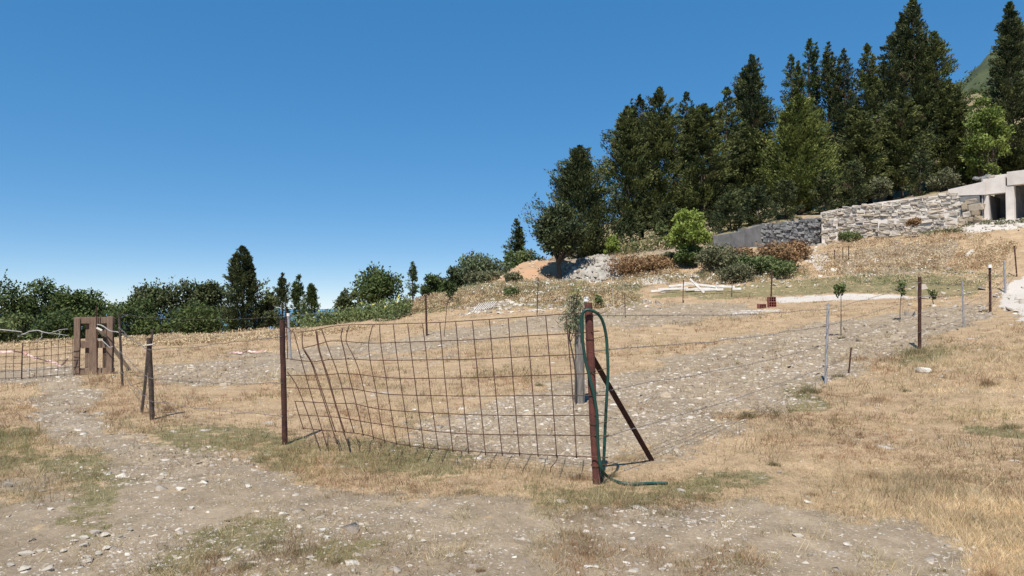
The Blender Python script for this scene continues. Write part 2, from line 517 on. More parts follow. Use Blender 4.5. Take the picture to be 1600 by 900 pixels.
GREEN_AND_SHADE = [[(-100, 665), (60, 668), (95, 720), (40, 745), (-100, 760)], [(60, 725), (175, 722), (190, 760), (140, 830), (60, 820), (90, 770)],
         [(560, 680), (760, 695), (760, 740), (640, 748), (540, 722)], [(850, 770), (1000, 765), (1180, 730), (1200, 770), (1080, 800), (900, 800)],
         [(200, 660), (420, 660), (520, 720), (420, 745), (260, 715)], [(1530, 650), (1620, 645), (1620, 690), (1545, 690)],
         [(1225, 600), (1290, 585), (1285, 620), (1230, 635)], [(240, 830), (400, 800), (420, 900), (220, 910)], [(480, 870), (600, 850), (620, 905), (470, 905)],
         [(1040, 455), (1200, 440), (1330, 430), (1480, 430), (1540, 440), (1520, 465), (1300, 458), (1150, 465), (1000, 470)], [(1400, 545), (1470, 540), (1460, 575), (1400, 570)],
         [(680, 440), (1000, 445), (1000, 480), (800, 480), (640, 490)], [(960, 398), (1120, 376), (1280, 330), (1500, 296), (1640, 262), (1640, 20), (1200, 60), (900, 380)]]  # last patch also paints the tree shade behind the walls as darker olive
PALE = [[(1210, 463), (1330, 460), (1440, 464), (1400, 468), (1300, 471), (1215, 472)], [(1575, 445), (1700, 380), (1700, 520), (1600, 498), (1560, 478)],
        [(1110, 482), (1190, 481), (1240, 484), (1180, 487)], [(1500, 345), (1640, 335), (1640, 352), (1500, 366)], [(1262, 405), (1290, 395), (1300, 405), (1280, 425)],
        [(1000, 430), (1040, 430), (1040, 445), (1000, 445)]]
SOIL += [[(1290, 400), (1380, 385), (1500, 375), (1480, 420), (1330, 440)], [(800, 400), (1000, 390), (1120, 380), (1280, 330), (1400, 290), (1600, 200), (1600, 320), (1300, 350), (1130, 395), (960, 410), (800, 440)]]


def wob(x, y):
    return 26 * (fbm(x * .8, y * .8, 41, 4) - .5), 14 * (fbm(x * .8, y * .8, 57, 4) - .5)


def masks(x, y, z):
    """(soil, green, pale) in 0..1 for points of the ground"""
    px, py = project(x, y, z)
    s = np.zeros(len(x)); g = np.zeros(len(x)); p = np.zeros(len(x))
    K = 5
    for k in range(K):
        ex, ey = 16 * math.cos(k * 2.4) * math.sqrt(k / K), 9 * math.sin(k * 2.4) * math.sqrt(k / K)
        sc = np.clip((py - 430) / 200, .12, 2.0)
        wx = fbm(x * .7 + 3, y * .7, 41, 4) - .5; wy = fbm(x * .7, y * .7 + 5, 57, 4) - .5
        qx = px + (ex * 1.3 + 110 * wx) * sc; qy = py + (ey * 1.3 + 70 * wy) * sc
        for arr, polys in ((s, SOIL), (g, GREEN_AND_SHADE), (p, PALE)):
            m = np.zeros(len(x), bool)
            for po in polys:
                m |= inpoly(qx, qy, po)
            arr += m / K
    return s, g * .75, p


# terrain sheet: fans out from the camera
rows = [-12.0]
while rows[-1] < 330:
    y = rows[-1]
    rows.append(y + (0.4 if y < 2 else max(0.045, 0.0062 * y if y < 70 else 0.02 * y)))
rows = np.array(rows)
us = np.concatenate([np.linspace(-3.5, -.95, 60)[:-1], np.linspace(-.95, .95, 430), np.linspace(.95, 3.5, 60)[1:]])
YY, UU = np.meshgrid(rows, us, indexing='ij')
XX = UU * (np.maximum(YY, 0) + 5 + np.maximum(0, -YY) * .6)
ZZ = np.zeros_like(XX)
for j in range(len(rows)):
    ZZ[j] = Z(XX[j], YY[j])
nr, ncn = XX.shape
V = np.stack([XX.ravel(), YY.ravel(), ZZ.ravel()], 1)
idx = np.arange(nr * ncn).reshape(nr, ncn)
Fa = np.stack([idx[:-1, :-1].ravel(), idx[:-1, 1:].ravel(), idx[1:, 1:].ravel(), idx[1:, :-1].ravel()], 1)
ms_, mg_, mp_ = masks(V[:, 0], V[:, 1], V[:, 2])
terr = bigmesh('ground', V, Fa, np.stack([ms_, mg_, mp_], 1), gm, smooth=True)
tag(terr, 'dry stony hillside ground with straw grass and bare soil', 'ground', kind='structure')
print('terrain', nr, ncn)

# sea far below, and the wooded hill behind the grove
sm = mat('sea_water', (.10, .19, .27), .25, col2=(.09, .175, .255), scale=.002, spec=.5)
b = MB(); b.add([(-40000, -20000, -130), (40000, -20000, -130), (40000, 50000, -130), (-40000, 50000, -130)], [(0, 1, 2, 3)])
tag(b.build('sea', sm), 'pale blue sea far below beyond the trees', 'sea', kind='structure')
hm = mat('scrub_hill', (.075, .09, .04), .95, col2=(.035, .045, .02), scale=.09, bump=1.0, bscale=.5)
hx, hy = np.meshgrid(np.linspace(90, 900, 110), np.linspace(220, 900, 90))
hz = 15 + 285 * np.exp(-(((hx - 560) / 260) ** 2 + ((hy - 560) / 190) ** 2)) + 26 * (fbm(hx / 60, hy / 60, 5) - .5) + 9 * (fbm(hx / 14, hy / 14, 9) - .5)
hz = hz - 90 * np.exp(-((hx - 90) / 60) ** 2) - 60 * np.exp(-((hy - 220) / 40) ** 2)
ii = np.arange(hx.size).reshape(hx.shape)
hill = bigmesh('hill', np.stack([hx.ravel(), hy.ravel(), hz.ravel()], 1), np.stack([ii[:-1, :-1].ravel(), ii[:-1, 1:].ravel(), ii[1:, 1:].ravel(), ii[1:, :-1].ravel()], 1),
               np.ones((hx.size, 3)), hm, smooth=True)
tag(hill, 'distant scrub covered hill rising behind the grove', 'hill', kind='structure')


# ------------------------------------------------------------------ foliage
def leaves(C, D, L, Wd, cols, bend=0.0):
    """diamond leaves: centres C, directions D, lengths L, widths Wd; returns V, F, colours"""
    n_ = len(C)
    D = D / (np.linalg.norm(D, axis=1)[:, None] + 1e-9)
    S = np.cross(D, rng.normal(size=(n_, 3))); S /= np.linalg.norm(S, axis=1)[:, None] + 1e-9
    L = np.asarray(L)[:, None] if np.ndim(L) else L
    Wd = np.asarray(Wd)[:, None] if np.ndim(Wd) else Wd
    a = C - D * L * .5; c = C + D * L * .5; b_ = C + S * Wd * .5; d_ = C - S * Wd * .5
    V = np.stack([a, b_, c, d_], 1).reshape(-1, 3)
    Fq = np.arange(4 * n_).reshape(-1, 4)
    return V, Fq, np.repeat(cols, 4, axis=0)


def limb(b, p0, p1, r0, r1, bow=.1, sides=6, n_=5):
    p0 = np.asarray(p0, float); p1 = np.asarray(p1, float)
    t = np.linspace(0, 1, n_)[:, None]
    L = np.linalg.norm(p1 - p0)
    off = rng.normal(0, 1, 3) * bow * L
    P = p0 + (p1 - p0) * t + off * (t * (1 - t)) * 2
    b.tube(P, np.linspace(r0, r1, n_), sides)


GREENS = dict(cyp=((.036, .050, .017), (.178, .188, .056)), cypdark=((.028, .042, .018), (.125, .138, .048)), cyplight=((.075, .10, .024), (.225, .24, .062)),
              oak=((.038, .062, .017), (.11, .14, .04)), olive=((.075, .10, .05), (.18, .21, .11)), lime=((.14, .19, .03), (.30, .35, .08)), limed=((.11, .15, .03), (.24, .28, .065)),
              weed=((.075, .105, .035), (.18, .21, .08)), greyg=((.095, .10, .05), (.21, .205, .11)), rustb=((.19, .105, .05), (.38, .25, .13)))


def tint(key, n_, lo=0., hi=1.):
    a, c = (np.array(q) for q in GREENS[key])
    t = rng.uniform(lo, hi, n_)[:, None]
    return a + (c - a) * t


def cypress(label, px, top, d, rpx, key='cyp', clear=.06, prof='cone', dens=1.0, lean=0., group='dark cypress trees of the grove', leafsize=1., base=None, name='cypress_tree', split=0):
    x = float(pdir(px, 450)[0]) * d
    g = gz(x, d) if base is None else base
    H = float(at(px, top, d)[2]) - g
    Rm = rpx / F * d * 1.38
    clear *= .6
    root = empty(name, (x, d, g - .1)); tag(root, label, 'tree', group)
    tb = MB()
    tr = max(.06, .016 * H)
    hs = np.linspace(-.3, H * .93, 9)
    wobx = np.cumsum(rng.normal(0, .012 * H, 9)) * .4; woby = np.cumsum(rng.normal(0, .012 * H, 9)) * .4
    wobx -= wobx[0]; woby -= woby[0]
    tb.tube(np.stack([x + wobx + lean * hs, d + woby, g + hs], 1), tr * np.linspace(1.2, .12, 9) ** .8, 7)

    def axis(h):
        return np.stack([x + np.interp(h, hs, wobx) + lean * h, d + np.interp(h, hs, woby), g + h], 1)

    nb = int((150 + 31 * H) * dens * max(.55, min(1.5, Rm / 1.9)))
    t = clear + (1 - clear) * rng.uniform(0, 1, nb) ** 1.08
    # several leaders make the ragged outline
    if prof == 'cone':
        pr = np.clip((1 - t) ** .62 * 1.1, .05, 1) * np.clip((t - clear) / .10 + .5, 0, 1)
    elif prof == 'spire':
        pr = np.clip(np.minimum(1, ((1 - t) / .55)) ** .7, .04, 1) * np.clip((t - clear) / .15 + .45, 0, 1)
    else:                       # 'wide'
        pr = np.clip((1 - t) ** .5, .05, 1) * np.clip((t - clear) / .22 + .45, 0, 1)
    az = rng.uniform(0, 2 * math.pi, nb)
    # holes between the sprays
    keep = (fbm(az * 1.9 + px * .37, t * H * .9, int(px) + 9, 2) > .28) | (rng.uniform(0, 1, nb) < .25)
    t, pr, az = t[keep], pr[keep], az[keep]; nb = len(t)
    # the outline swells and shrinks in lumps round and up the tree
    lump = .42 + 1.15 * fbm(az * 1.5 + px, t * H * .75, int(px), 3)
    Lb = Rm * pr * lump * rng.uniform(.6, 1.2, nb)
    up = rng.uniform(.35, 1.0, nb) if prof != 'wide' else rng.uniform(.05, .7, nb)
    A = axis(t * H)
    # secondary leaders give the crown several tops
    nl = 4 if prof != 'cone' else 2
    la = rng.uniform(0, 2 * math.pi, nl); lo = Rm * rng.uniform(.18, .42, nl); lt = rng.uniform(.80, .97, nl); lw = rng.uniform(.22, .36, nl)
    pick = np.where(rng.uniform(0, 1, nb) < .42, rng.integers(0, nl, nb), -1)
    for q in range(nl):
        m_ = pick == q
        tt = lt[q] - .32 * rng.uniform(0, 1, m_.sum()) ** .8
        t[m_] = tt
        A[m_] = axis(tt * H) + np.array([math.cos(la[q]) * lo[q], math.sin(la[q]) * lo[q], 0]) * np.clip(1.15 - .5 * (tt - .5), .3, 1)[:, None]
        Lb[m_] = Rm * lw[q] * np.clip((lt[q] - tt) / .16, .12, 1) ** .7 * rng.uniform(.7, 1.25, m_.sum())
    dirs = np.stack([np.cos(az), np.sin(az), up], 1)
    droop = np.maximum(0, Lb * up * .6)
    A[:, 2] -= droop * .6
    tipz = A[:, 2] + Lb * up
    over = np.maximum(0, tipz - (g + H)); A[:, 2] -= over
    for i in range(0, nb, 4):
        if Lb[i] > .5:
            limb(tb, A[i], A[i] + dirs[i] * Lb[i] * .8, .018 + .006 * Lb[i], .006, .06, 4, 3)
    per = np.maximum(14, (46 * np.clip(Lb / 1.0, .5, 1.7))).astype(int)
    ib = np.repeat(np.arange(nb), per)
    s = rng.uniform(.25, 1, len(ib)) ** .62
    spread = (.07 + .105 * Lb[ib]) * (1.15 - .78 * s)
    C = A[ib] + dirs[ib] * (Lb[ib] * s)[:, None] + rng.normal(0, 1, (len(ib), 3)) * spread[:, None] * np.array([1, 1, .75])
    D = dirs[ib] * np.array([1, 1, 1.3]) + rng.normal(0, .42, (len(ib), 3))
    bright = rng.uniform(0, .95, nb) ** 1.3
    cols = tint(key, 1, 0, 0) + (np.array(GREENS[key][1]) - np.array(GREENS[key][0])) * np.clip(bright[ib] + rng.normal(0, .16, len(ib)), 0, 1.1)[:, None]
    dead = rng.uniform(0, 1, nb) < .012
    cols[dead[ib]] = np.array((.12, .088, .05))
    ls = (.205 * leafsize) * rng.uniform(.6, 1.3, len(ib)) * np.clip(.55 + Rm * .25, .5, 1.1)
    V, Fq, Cc = leaves(C, D, ls, ls * .36, cols)
    tb.build('trunk', M['bark'], root)
    bigmesh('crown', V, Fq, Cc, M['leaf'], root)
    return root


def broadleaf(label, px, top, d, rpx, key='oak', trunk_h=.25, base=None, clumps=26, per=170, leaf=.17, name='broadleaf_tree', cat='tree', group=None, squash=1.0, stem=None, up=0., bushy=False, loose=1.0):
    x = float(pdir(px, 450)[0]) * d
    g = gz(x, d) if base is None else base
    H = float(at(px, top, d)[2]) - g
    Rm = rpx / F * d * (1.2 if bushy else 1.45)
    if not bushy and trunk_h < .3: trunk_h *= .3
    root = empty(name, (x, d, g - .05)); tag(root, label, cat, group)
    tb = MB()
    cz0 = H * trunk_h
    loose_k = 1.0 if loose < 1 else .55
    # clump centres in an egg, pushed outward
    q = rng.normal(size=(clumps, 3)); q /= np.linalg.norm(q, axis=1)[:, None]
    q *= rng.uniform(.25, 1.12, clumps)[:, None] ** .5
    cr = min(Rm, H) * rng.uniform(.22, .50, clumps) * loose
    hr = (H - cz0) / 2
    wid = np.clip(1.1 - .35 * np.maximum(0, q[:, 2]), .5, 1.1)
    lop = 1 + .35 * np.sin(3 * np.arctan2(q[:, 1], q[:, 0]) + px) * loose_k
    cen = np.stack([x + q[:, 0] * (Rm - cr * .7) * wid * lop, d + q[:, 1] * (Rm - cr * .7) * wid * squash, g + cz0 + hr + q[:, 2] * (hr - cr * .6)], 1)
    nst = 1 if not bushy else 5
    fork = np.array([x + rng.normal(0, .03 * H), d, g + max(.1, cz0 * .75)])
    r0 = stem if stem else max(.025, .022 * H)
    if bushy:
        for k in range(min(clumps, 14)):
            limb(tb, (x + rng.normal(0, .12 * Rm), d + rng.normal(0, .12 * Rm), g - .1), cen[k], r0 * .5, r0 * .12, .12, 5, 5)
    else:
        limb(tb, (x, d, g - .25), fork, r0 * 1.15, r0 * .85, .04, 8, 4)
        for k in range(min(clumps, 18)):
            limb(tb, fork + rng.normal(0, r0 * .3, 3), cen[k], r0 * .5, r0 * .1, .14, 5, 5)
    pn = np.maximum(12, per * 1.3 * (cr / cr.mean()) ** 2).astype(int)
    ic = np.repeat(np.arange(clumps), pn)
    v = rng.normal(size=(len(ic), 3)); v /= np.linalg.norm(v, axis=1)[:, None]
    rr = rng.uniform(.15, 1, len(ic)) ** .6
    # each clump is itself lumpy
    tw = rng.normal(0, .16, (len(ic), 3))
    C = cen[ic] + v * (cr[ic] * rr)[:, None] * np.array([1.15, 1.15, .85]) + tw * cr[ic][:, None]
    C[:, 2] = np.maximum(C[:, 2], g + .02)
    D = v * .6 + rng.normal(0, .8, (len(ic), 3)) + np.array([0, 0, up])
    br = rng.uniform(0, .7, clumps)
    cols = np.array(GREENS[key][0]) + (np.array(GREENS[key][1]) - np.array(GREENS[key][0])) * np.clip(br[ic] + rng.normal(0, .2, len(ic)), 0, 1.1)[:, None]
    ls = leaf * rng.uniform(.6, 1.35, len(ic))
    nsh = int(clumps * 1.6); kk = rng.integers(0, clumps, nsh)
    sv = rng.normal(size=(nsh, 3)) + (0, 0, .7 + up); sv /= np.linalg.norm(sv, axis=1)[:, None]
    s0 = cen[kk] + sv * (cr[kk] * .8)[:, None] * np.array([1.1, 1.1, .85]); sl_ = cr[kk] * rng.uniform(.35, 1.0, nsh)
    top_ok = (s0 + sv * sl_[:, None])[:, 2] < g + H * 1.07
    kk, sv, s0, sl_ = kk[top_ok], sv[top_ok], s0[top_ok], sl_[top_ok]
    for q in range(len(kk)):
        tb.tube([cen[kk[q]], s0[q], s0[q] + sv[q] * sl_[q]], [.012, .008, .003], 3, cap=False)
    si = np.repeat(np.arange(len(kk)), 16); st_ = rng.uniform(0, 1, len(si))
    C2 = s0[si] + sv[si] * (sl_[si] * st_)[:, None] + rng.normal(0, leaf * .45, (len(si), 3))
    C = np.concatenate([C, C2]); D = np.concatenate([D, sv[si] + rng.normal(0, .6, (len(si), 3))])
    cols = np.concatenate([cols, tint(key, len(si), .2, 1)]); ls = np.concatenate([ls, leaf * rng.uniform(.5, 1.1, len(si))])
    C[:, 2] = np.maximum(C[:, 2], g + .02)
    V, Fq, Cc = leaves(C, D, ls, ls * .55, cols)
    tb.build('stems' if bushy else 'trunk', M['bark'], root)
    bigmesh('foliage' if bushy else 'crown', V, Fq, Cc, M['leaf'], root)
    return root


# the grove, left to right
cypress('dark cypress with a ragged top at the left end of the grove', 908, 229, 54, 44, 'cypdark', .02, 'cone', 1.7)
cypress('cypress with a leaning top on the left edge of the big clump', 982, 166, 56, 31, 'cyp', .08, 'spire', 1.2, lean=.0)
cypress('cypress with a rounded double top, second in the big clump', 1003, 150, 59, 28, 'cypdark', .08, 'spire', 1.1)
cypress('cypress with the highest point of the left clump', 1030, 137, 57, 34, 'cyp', .07, 'spire', 1.25)
cypress('slim cypress top showing in the gap of the left clump', 1075, 145, 63, 22, 'cypdark', .1, 'spire')
cypress('broad cypress standing behind the bright lime green bush', 1096, 164, 56, 40, 'cyp', .1, 'wide', 1.2)
cypress('blunt topped cypress left of the tall middle spire', 1136, 138, 60, 28, 'cyp', .1, 'spire')
cypress('tall spire above the grey shaded wall, middle of the grove', 1177, 87, 61, 36, 'cypdark', .12, 'cone', 1.2)
cypress('low wide cypress in front of the tall middle spire', 1172, 200, 57, 42, 'cyp', .16, 'wide', 1.1)
cypress('narrow cypress left of the thin bright spire', 1238, 84, 61, 24, 'cyp', .1, 'cone')
cypress('thin smooth pointed cypress, the brightest green spire', 1266, 61, 63, 17, 'oak', .1, 'cone', 1.5)
cypress('square topped cypress just right of the thin bright spire', 1295, 66, 61, 22, 'cypdark', .1, 'spire', 1.15)
cypress('cypress between the square top and the triple top', 1325, 77, 60, 24, 'cypdark', .1, 'spire', 1.1)
cypress('sunlit yellowish cypress in front, drooping over the stone wall', 1250, 150, 55, 42, 'cyplight', .08, 'cone', 1.6)
cypress('cypress with a forked top left of the tallest tree', 1360, 66, 59, 25, 'cyp', .12, 'spire', 1.1)
cypress('bushy topped cypress directly left of the tallest tree', 1392, 57, 60, 27, 'cypdark', .12, 'spire', 1.1)
cypress('tallest cypress of the grove with a thin leader', 1431, 3, 60, 37, 'cypdark', .12, 'cone', 1.35)
cypress('cypress leaning against the tallest tree on its right', 1464, 48, 59, 36, 'cyp', .12, 'cone', 1.3)
cypress('low broad cypress at the right end of the clump', 1488, 125, 57, 29, 'cyp', .14, 'wide', 1.2)
cypress('dense low cypress before the forked top tree', 1345, 165, 56, 38, 'cyp', .14, 'wide', 1.1)
cypress('dense low cypress in front of the tallest tree', 1412, 150, 55.5, 38, 'cyp', .15, 'wide', 1.1)
cypress('lone dark cypress cut by the right edge of the picture', 1584, 6, 56, 31, 'cypdark', .07, 'cone', 1.7)
broadleaf('bright yellow green tree beside the lone right cypress', 1541, 150, 54, 24, 'limed', .12, clumps=30, per=170, leaf=.22)
broadleaf('dark undergrowth tree beneath the bright yellow green tree', 1518, 238, 56, 18, 'oak', .1, clumps=20, per=150, leaf=.22)
broadleaf('dark undergrowth tree at the foot of the lone right cypress', 1596, 228, 56, 20, 'oak', .1, clumps=20, per=150, leaf=.22)
for i_, (px_, tp_, d_, rp_, lb_) in enumerate([(1142, 300, 46.4, 24, 'low dark evergreen added as shade behind the low concrete wall'), (1186, 290, 48.2, 26, 'low dark evergreen added as shade over the shaded stone wall'), (1228, 282, 50.0, 24, 'low dark evergreen added as shade left of the sunlit yellowish cypress'),
                                              (1292, 266, 52.2, 22, 'low dark evergreen added as shade right of the sunlit yellowish cypress'), (1335, 252, 51.6, 22, 'low dark evergreen added as shade above the middle of the pale stone wall'), (1440, 236, 50.5, 20, 'low dark evergreen added as shade under the tallest cypress'),
                                              (1110, 330, 49, 22, 'low dark evergreen right behind the lime green bush'), (1045, 318, 54, 26, 'low dark evergreen left behind the lime green bush'), (985, 330, 54, 26, 'low dark evergreen at the foot of the left clump')]):
    cypress(lb_, px_, tp_, d_, rp_, 'cypdark', .03, 'wide', 1.0)  # those along the terrace are added dark masses for the shade under the canopy
# left of the grove
cypress('small pointed cypress left of the grove', 805, 342, 58, 17, 'cypdark', .03, 'cone', 1.5, group=None)
broadleaf('dark leafy tree casting shade on the grey rubble mound', 876, 322, 43.5, 25, 'cypdark', .31, clumps=46, per=130, leaf=.2, stem=.14, up=.4)
broadleaf('mid green bush right of the small pointed cypress', 826, 376, 56, 24, 'weed', .05, clumps=16, per=130, leaf=.2, name='bush', cat='bush', bushy=True)
broadleaf('green leafy bush below the small pointed cypress', 800, 392, 54, 16, 'oak', .02, clumps=14, per=120, leaf=.2, name='bush', cat='bush', bushy=True)
broadleaf('grey green olive tree nearest the small pointed cypress', 772, 402, 52, 22, 'olive', .1, clumps=16, per=130, leaf=.2, name='olive_tree')
broadleaf('grey green olive tree with the highest crown on the slope', 742, 394, 51, 22, 'olive', .1, clumps=18, per=140, leaf=.2, name='olive_tree')
broadleaf('dark green tree left of the grey olive trees', 706, 407, 52, 22, 'cypdark', .08, clumps=16, per=150, leaf=.22)
broadleaf('low bush spilling down from the dark green tree', 676, 430, 50, 20, 'oak', .0, clumps=12, per=120, leaf=.2, name='bush', cat='bush', bushy=True)
broadleaf('yellow green bush at the right of the mound top', 957, 368, 51, 13, 'lime', .02, clumps=12, per=110, leaf=.18, name='bush', cat='bush', bushy=True)
cypress('thin young cypress alone on the skyline', 645, 409, 44, 8, 'oak', .3, 'spire', 1.3, group=None, leafsize=.8, name='young_cypress')
broadleaf('slender sapling in front of the dark green tree', 702, 436, 37, 9, 'oak', .35, clumps=9, per=45, leaf=.14, name='sapling', cat='sapling', stem=.02)
# trees along the left skyline
LB = -1.8
broadleaf('leafy tree cut by the left edge of the picture', 6, 431, 52, 32, 'oak', .12, clumps=26, per=180, leaf=.24)
broadleaf('tall leafy tree with a lobed top, second from the left edge', 68, 431, 54, 30, 'oak', .15, clumps=28, per=180, leaf=.24)
broadleaf('rounded leafy tree behind the wooden pallet', 122, 446, 53, 32, 'oak', .1, clumps=26, per=180, leaf=.24)
broadleaf('small pale tree in the gap right of the pallet', 172, 458, 60, 14, 'weed', .2, clumps=12, per=120, leaf=.24)
broadleaf('low bushy tree right of the gap in the skyline', 212, 456, 52, 24, 'oak', .05, clumps=20, per=160, leaf=.22)
broadleaf('big domed tree left of the dark cypress', 246, 430, 55, 32, 'cypdark', .1, clumps=26, per=190, leaf=.24)
broadleaf('dark rounded tree second left of the dark cypress', 296, 436, 56, 30, 'cypdark', .1, clumps=24, per=190, leaf=.24)
broadleaf('dark rounded tree touching the dark cypress', 330, 437, 54, 24, 'cypdark', .08, clumps=22, per=180, leaf=.24)
cypress('stout dark cypress standing out of the left tree line', 381, 385, 52, 27, 'cypdark', .02, 'cone', 2.3, group=None)
broadleaf('dark bush between the stout cypress and the slim ones', 418, 449, 52, 18, 'cypdark', .02, clumps=16, per=140, leaf=.2, name='bush', cat='bush', bushy=True)
cypress('slim cypress first right of the stout one', 441, 427, 50, 11, 'cypdark', .03, 'spire', 1.8, group=None)
cypress('slim cypress with a needle tip on its left side', 468, 430, 50, 12, 'oak', .1, 'cone', 1.8, group=None)
cypress('slim cypress with bare foot, last before the sea gap', 488, 443, 48, 11, 'oak', .18, 'spire', 1.8, group=None)
broadleaf('leafy tree with upright shoots right of the sea gap', 592, 418, 46, 30, 'oak', .1, clumps=24, per=130, leaf=.22, up=.5)
broadleaf('dark bush at the left foot of the upright shoot tree', 548, 447, 46, 17, 'cypdark', .02, clumps=16, per=130, leaf=.2, name='bush', cat='bush', bushy=True)
broadleaf('undergrowth bush below the first trees on the left', 40, 484, 44, 34, 'weed', .0, clumps=16, per=140, leaf=.2, name='bush', cat='bush', bushy=True)
broadleaf('undergrowth bush at the left picture edge behind the mesh gate', -15, 487, 40, 34, 'weed', .0, clumps=16, per=140, leaf=.2, name='bush', cat='bush', bushy=True)
broadleaf('undergrowth bush behind the wooden pallet', 105, 483, 44, 38, 'oak', .0, clumps=18, per=140, leaf=.2, name='bush', cat='bush', bushy=True)
broadleaf('undergrowth bush between pallet and domed tree', 195, 474, 46, 34, 'oak', .0, clumps=18, per=150, leaf=.2, name='bush', cat='bush', bushy=True)
broadleaf('undergrowth bush below the dark rounded trees', 285, 468, 47, 50, 'oak', .0, clumps=22, per=150, leaf=.2, name='bush', cat='bush', bushy=True)
# shrubs on the bank
broadleaf('bright lime green bush with creeper in front of the grove', 1076, 322, 41.5, 25, 'lime', .08, clumps=70, per=75, leaf=.17, up=.6, loose=.72, name='bush', cat='bush', bushy=True)
broadleaf('dark leafy base growing under the lime green bush', 1076, 388, 41.2, 17, 'oak', .0, clumps=18, per=140, leaf=.17, name='bush', cat='bush', bushy=True)
broadleaf('pale green shrub seen through the trunks left of the lime bush', 1034, 345, 52, 10, 'weed', .05, clumps=10, per=90, leaf=.16, name='bush', cat='bush', bushy=True)
broadleaf('grey green shrub right of the lime green bush', 1124, 381, 39.5, 33, 'greyg', .0, clumps=20, per=140, leaf=.15, name='bush', cat='bush', bushy=True)
broadleaf('green shrub in the middle of the brown bank', 1182, 398, 38.5, 32, 'weed', .0, clumps=20, per=130, leaf=.15, name='bush', cat='bush', bushy=True)
broadleaf('rust brown dry shrub below the grey shaded wall', 1210, 381, 39.6, 33, 'rustb', .0, clumps=18, per=130, leaf=.15, name='dry_shrub', cat='shrub', bushy=True)
broadleaf('rust brown dry shrub at the foot of the wall corner', 1243, 377, 41.5, 23, 'rustb', .0, clumps=16, per=130, leaf=.15, name='dry_shrub', cat='shrub', bushy=True)
broadleaf('rust brown dry shrub between two green bank shrubs', 1153, 386, 40, 24, 'rustb', .0, clumps=14, per=120, leaf=.15, name='dry_shrub', cat='shrub', bushy=True)
broadleaf('reddish dry brush right of the rubble mound', 990, 399, 43, 33, 'rustb', .0, clumps=18, per=120, leaf=.14, name='dry_shrub', cat='shrub', bushy=True)
broadleaf('reddish dry brush left of the lime green bush', 1024, 401, 42.5, 28, 'rustb', .0, clumps=16, per=120, leaf=.14, name='dry_shrub', cat='shrub', bushy=True)
broadleaf('low mixed green brush in front of the rust brown shrubs', 1222, 408, 37.5, 24, 'weed', .0, clumps=16, per=120, leaf=.13, name='bush', cat='bush', bushy=True)
broadleaf('low grey brush at the foot of the grey green shrub', 1148, 412, 37.5, 24, 'greyg', .0, clumps=16, per=120, leaf=.13, name='bush', cat='bush', bushy=True)
broadleaf('dark grey shrub beside the lime green bush on its left', 1042, 392, 43, 12, 'greyg', .0, clumps=12, per=90, leaf=.14, name='bush', cat='bush', bushy=True)
broadleaf('small green shrub on the slope beside the pile of laths', 797, 449, 37, 13, 'weed', .0, clumps=10, per=90, leaf=.12, name='bush', cat='bush', bushy=True)
broadleaf('small green shrub in weeds right of the gate post', 938, 458, 31, 9, 'weed', .0, clumps=9, per=70, leaf=.10, name='bush', cat='bush', bushy=True)
broadleaf('dark low shrub on the slope under the red soil mound', 812, 427, 45, 24, 'greyg', .0, clumps=14, per=100, leaf=.16, name='bush', cat='bush', bushy=True)
broadleaf('low grey green shrub under the olive trees', 756, 424, 46, 26, 'greyg', .0, clumps=14, per=100, leaf=.16, name='bush', cat='bush', bushy=True)
broadleaf('pale green bush above the stone wall nearest the building', 1476, 262, 49.5, 18, 'greyg', .1, clumps=14, per=100, leaf=.18, name='bush', cat='bush', bushy=True)
broadleaf('pale green bush above the middle of the stone wall', 1376, 275, 51.5, 17, 'greyg', .1, clumps=14, per=100, leaf=.18, name='bush', cat='bush', bushy=True)
broadleaf('low green cushion plant at the foot of the stone wall', 1330, 361, 46.5, 19, 'weed', .0, clumps=12, per=90, leaf=.14, name='bush', cat='bush', bushy=True)
broadleaf('rust brown cushion plant on the low stone terrace', 1428, 341, 44.3, 11, 'rustb', .0, clumps=10, per=80, leaf=.13, name='dry_shrub', cat='shrub', bushy=True, base=6.75)

# scrub on the far hill and the upper slope
N = 5200
X = rng.uniform(120, 880, N); Y = rng.uniform(240, 880, N)
iu = np.clip(((X - 90) / 810 * 109).astype(int), 0, 109); iv = np.clip(((Y - 220) / 680 * 89).astype(int), 0, 89)
A = np.stack([X, Y, hz[iv, iu] + 1.8], 1); sz = np.full(N, 3.4)
X = rng.uniform(45, 240, 2600); Y = rng.uniform(75, 320, 2600)
A = np.concatenate([A, np.stack([X, Y, Z(X, Y) + .3], 1)]); sz = np.concatenate([sz, np.full(2600, 1.3)])
ci = np.repeat(np.arange(len(A)), 14)
C = A[ci] + rng.normal(0, .55, (len(ci), 3)) * sz[ci][:, None] * (1, 1, .6)
V, Fq, Cc = leaves(C, rng.normal(0, 1, (len(ci), 3)) + (0, 0, .4), sz[ci] * rng.uniform(.4, .8, len(ci)), sz[ci] * rng.uniform(.25, .5, len(ci)), (tint('oak', len(A), 0, .9))[ci])
o = bigmesh('hillside_scrub', V, Fq, Cc, M['leaf']); tag(o, 'far scrub and low wood covering the hill behind the grove', 'scrub', kind='stuff')

# ------------------------------------------------------------------ retaining walls and the concrete building
STONE_MESHES = []


def stone_mesh(seed, name):
    import bmesh
    r = random.Random(seed)
    bm = bmesh.new(); bmesh.ops.create_cube(bm, size=2.0)
    bmesh.ops.bevel(bm, geom=bm.edges[:], offset=.26, segments=1, affect='EDGES')
    for v in bm.verts:
        v.co = Vector((v.co.x * r.uniform(.72, 1.06), v.co.y * r.uniform(.7, 1.15), v.co.z * r.uniform(.7, 1.06)))
    me = bpy.data.meshes.new(name); bm.to_mesh(me); bm.free()
    return me


